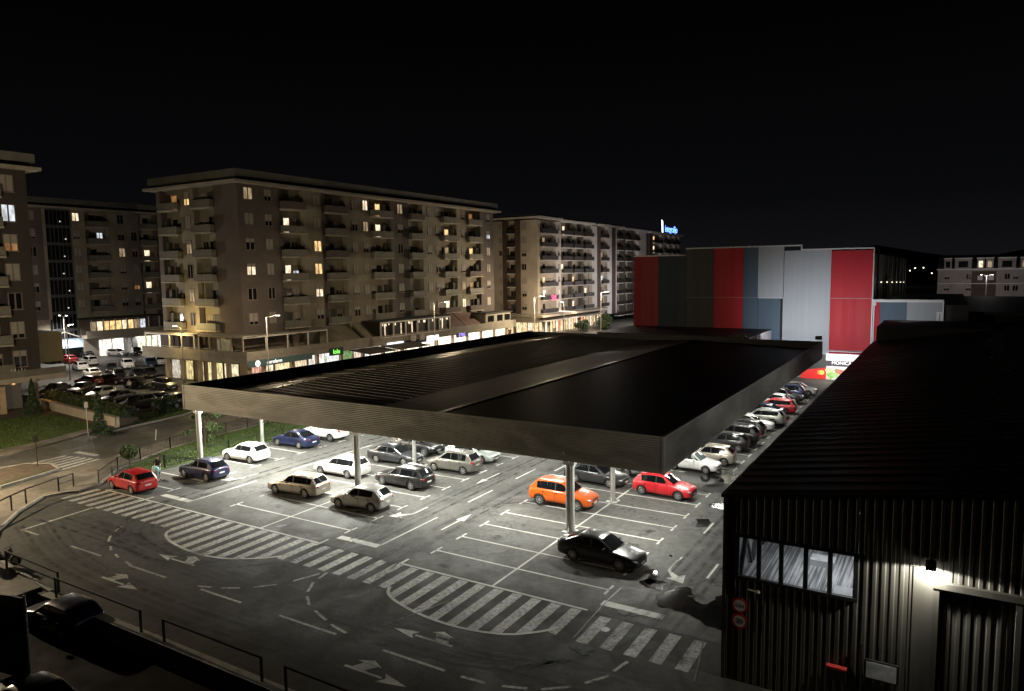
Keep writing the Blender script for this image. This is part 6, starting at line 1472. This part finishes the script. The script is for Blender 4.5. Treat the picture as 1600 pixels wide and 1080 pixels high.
g = G(203,613); person('person in a white top and dark trousers walking in the far car park', (g.x,g.y,.0), R(-60), CL('white', (.6,.58,.55)), CL('dark', (.02,.02,.025)), .03, .1)
# shopping trolley with teal bag
t = thing('shopping_trolley', 'wire shopping trolley behind the red hatchback', 'trolley', (-50.05,31.55,.004), R(-35)); b = MB()
for z, e in ((.45,0),(.95,.08)):
    c4 = [(-.38-e,-.27-e*.4,z),(.42+e,-.24-e*.4,z),(.42+e,.24+e*.4,z),(-.38-e,.27+e*.4,z)]
    for a, c in zip(c4, c4[1:]+c4[:1]): b.tube(a, c, .014, .014, 6)
for k in range(9):
    x = -.36+.095*k
    for s in (-1,1): b.tube((x,s*.26,.45),(x*1.15,s*.29,.95),.007,.007,4)
    b.tube((x,-.25,.45),(x,.25,.45),.007,.007,4)
b.obj('basket', RIM, t)
b = MB(); b.path([(-.45,-.25,1.0),(-.35,-.25,.2),(.4,-.2,.14)],.016,6); b.path([(-.45,.25,1.0),(-.35,.25,.2),(.4,.2,.14)],.016,6); b.tube((-.52,-.27,1.04),(-.52,.27,1.04),.018); b.tube((-.52,-.25,1.04),(-.45,-.25,1.0),.016); b.tube((-.52,.25,1.04),(-.45,.25,1.0),.016); b.obj('frame', RIM, t)
for x, y in ((.38,.2),(.38,-.2),(-.34,.24),(-.34,-.24)): b = MB(); b.tube((x,y-.02,.065),(x,y+.02,.065),.065,.065,12); b.obj('wheel', TYRE, t)
b = MB(); b.ell((0,0,.85),.30,.22,.30,12,9,jit=.06); o = b.obj('shopping_bag', nmat('bag_teal', (.20,.42,.42), (.32,.55,.53), 4, 4, .6, .8, .2), None, 60); o.location = (-50.05,31.55,.0); tag(o, 'teal carrier bag lying in the wire shopping trolley', 'bag')
# moped at the left edge
g = G(6,884,.12); t = thing('moped', 'dark moped with luggage box parked by the rail at the left edge', 'moped', g, R(35))
for x in (-.62,.62):
    b = MB(); NW = 18; v = [(x+rr*math.cos(2*math.pi*i/NW), y, .27+rr*math.sin(2*math.pi*i/NW)) for rr, y in ((.17,.05),(.27,.05),(.27,-.05),(.17,-.05)) for i in range(NW)]
    b.add(v, [(j*NW+i,j*NW+(i+1)%NW,((j+1)%4)*NW+(i+1)%NW,((j+1)%4)*NW+i) for j in range(4) for i in range(NW)]); o = b.obj('wheel', TYRE, t); q = MB(); q.tube((x,-.03,.27),(x,.03,.27),.165,.165,14); q.obj('rim', RIM, o)
b = MB(); b.prism([(-.75,-.14,.45),(-.2,-.16,.36),(.25,-.16,.34),(.42,-.12,.85),(.34,-.12,.9),(.15,-.15,.48),(-.15,-.15,.52),(-.3,-.14,.72),(-.85,-.12,.70)], (0,.29,0)); b.obj('body', mat('moped_dark', (.03,.03,.034), .3), t)
b = MB(); b.ell((-.45,0,.80),.36,.15,.08,12,7); b.obj('saddle', TYRE, t, 60); b = MB(); b.tube((.62,0,.27),(.38,0,.98),.03); b.tube((.36,-.3,1.02),(.36,.3,1.02),.02); b.obj('handlebar', BLKM, t)
b = MB(); b.box(-1.0,-.68,-.2,.2,.78,1.1); b.obj('luggage_box', mat('box_grey', (.12,.12,.12), .5), t); b = MB(); b.ell((.48,0,.86),.06,.09,.07); b.obj('headlight', HEAD, t, 60)
for kw in ('wb',): pass
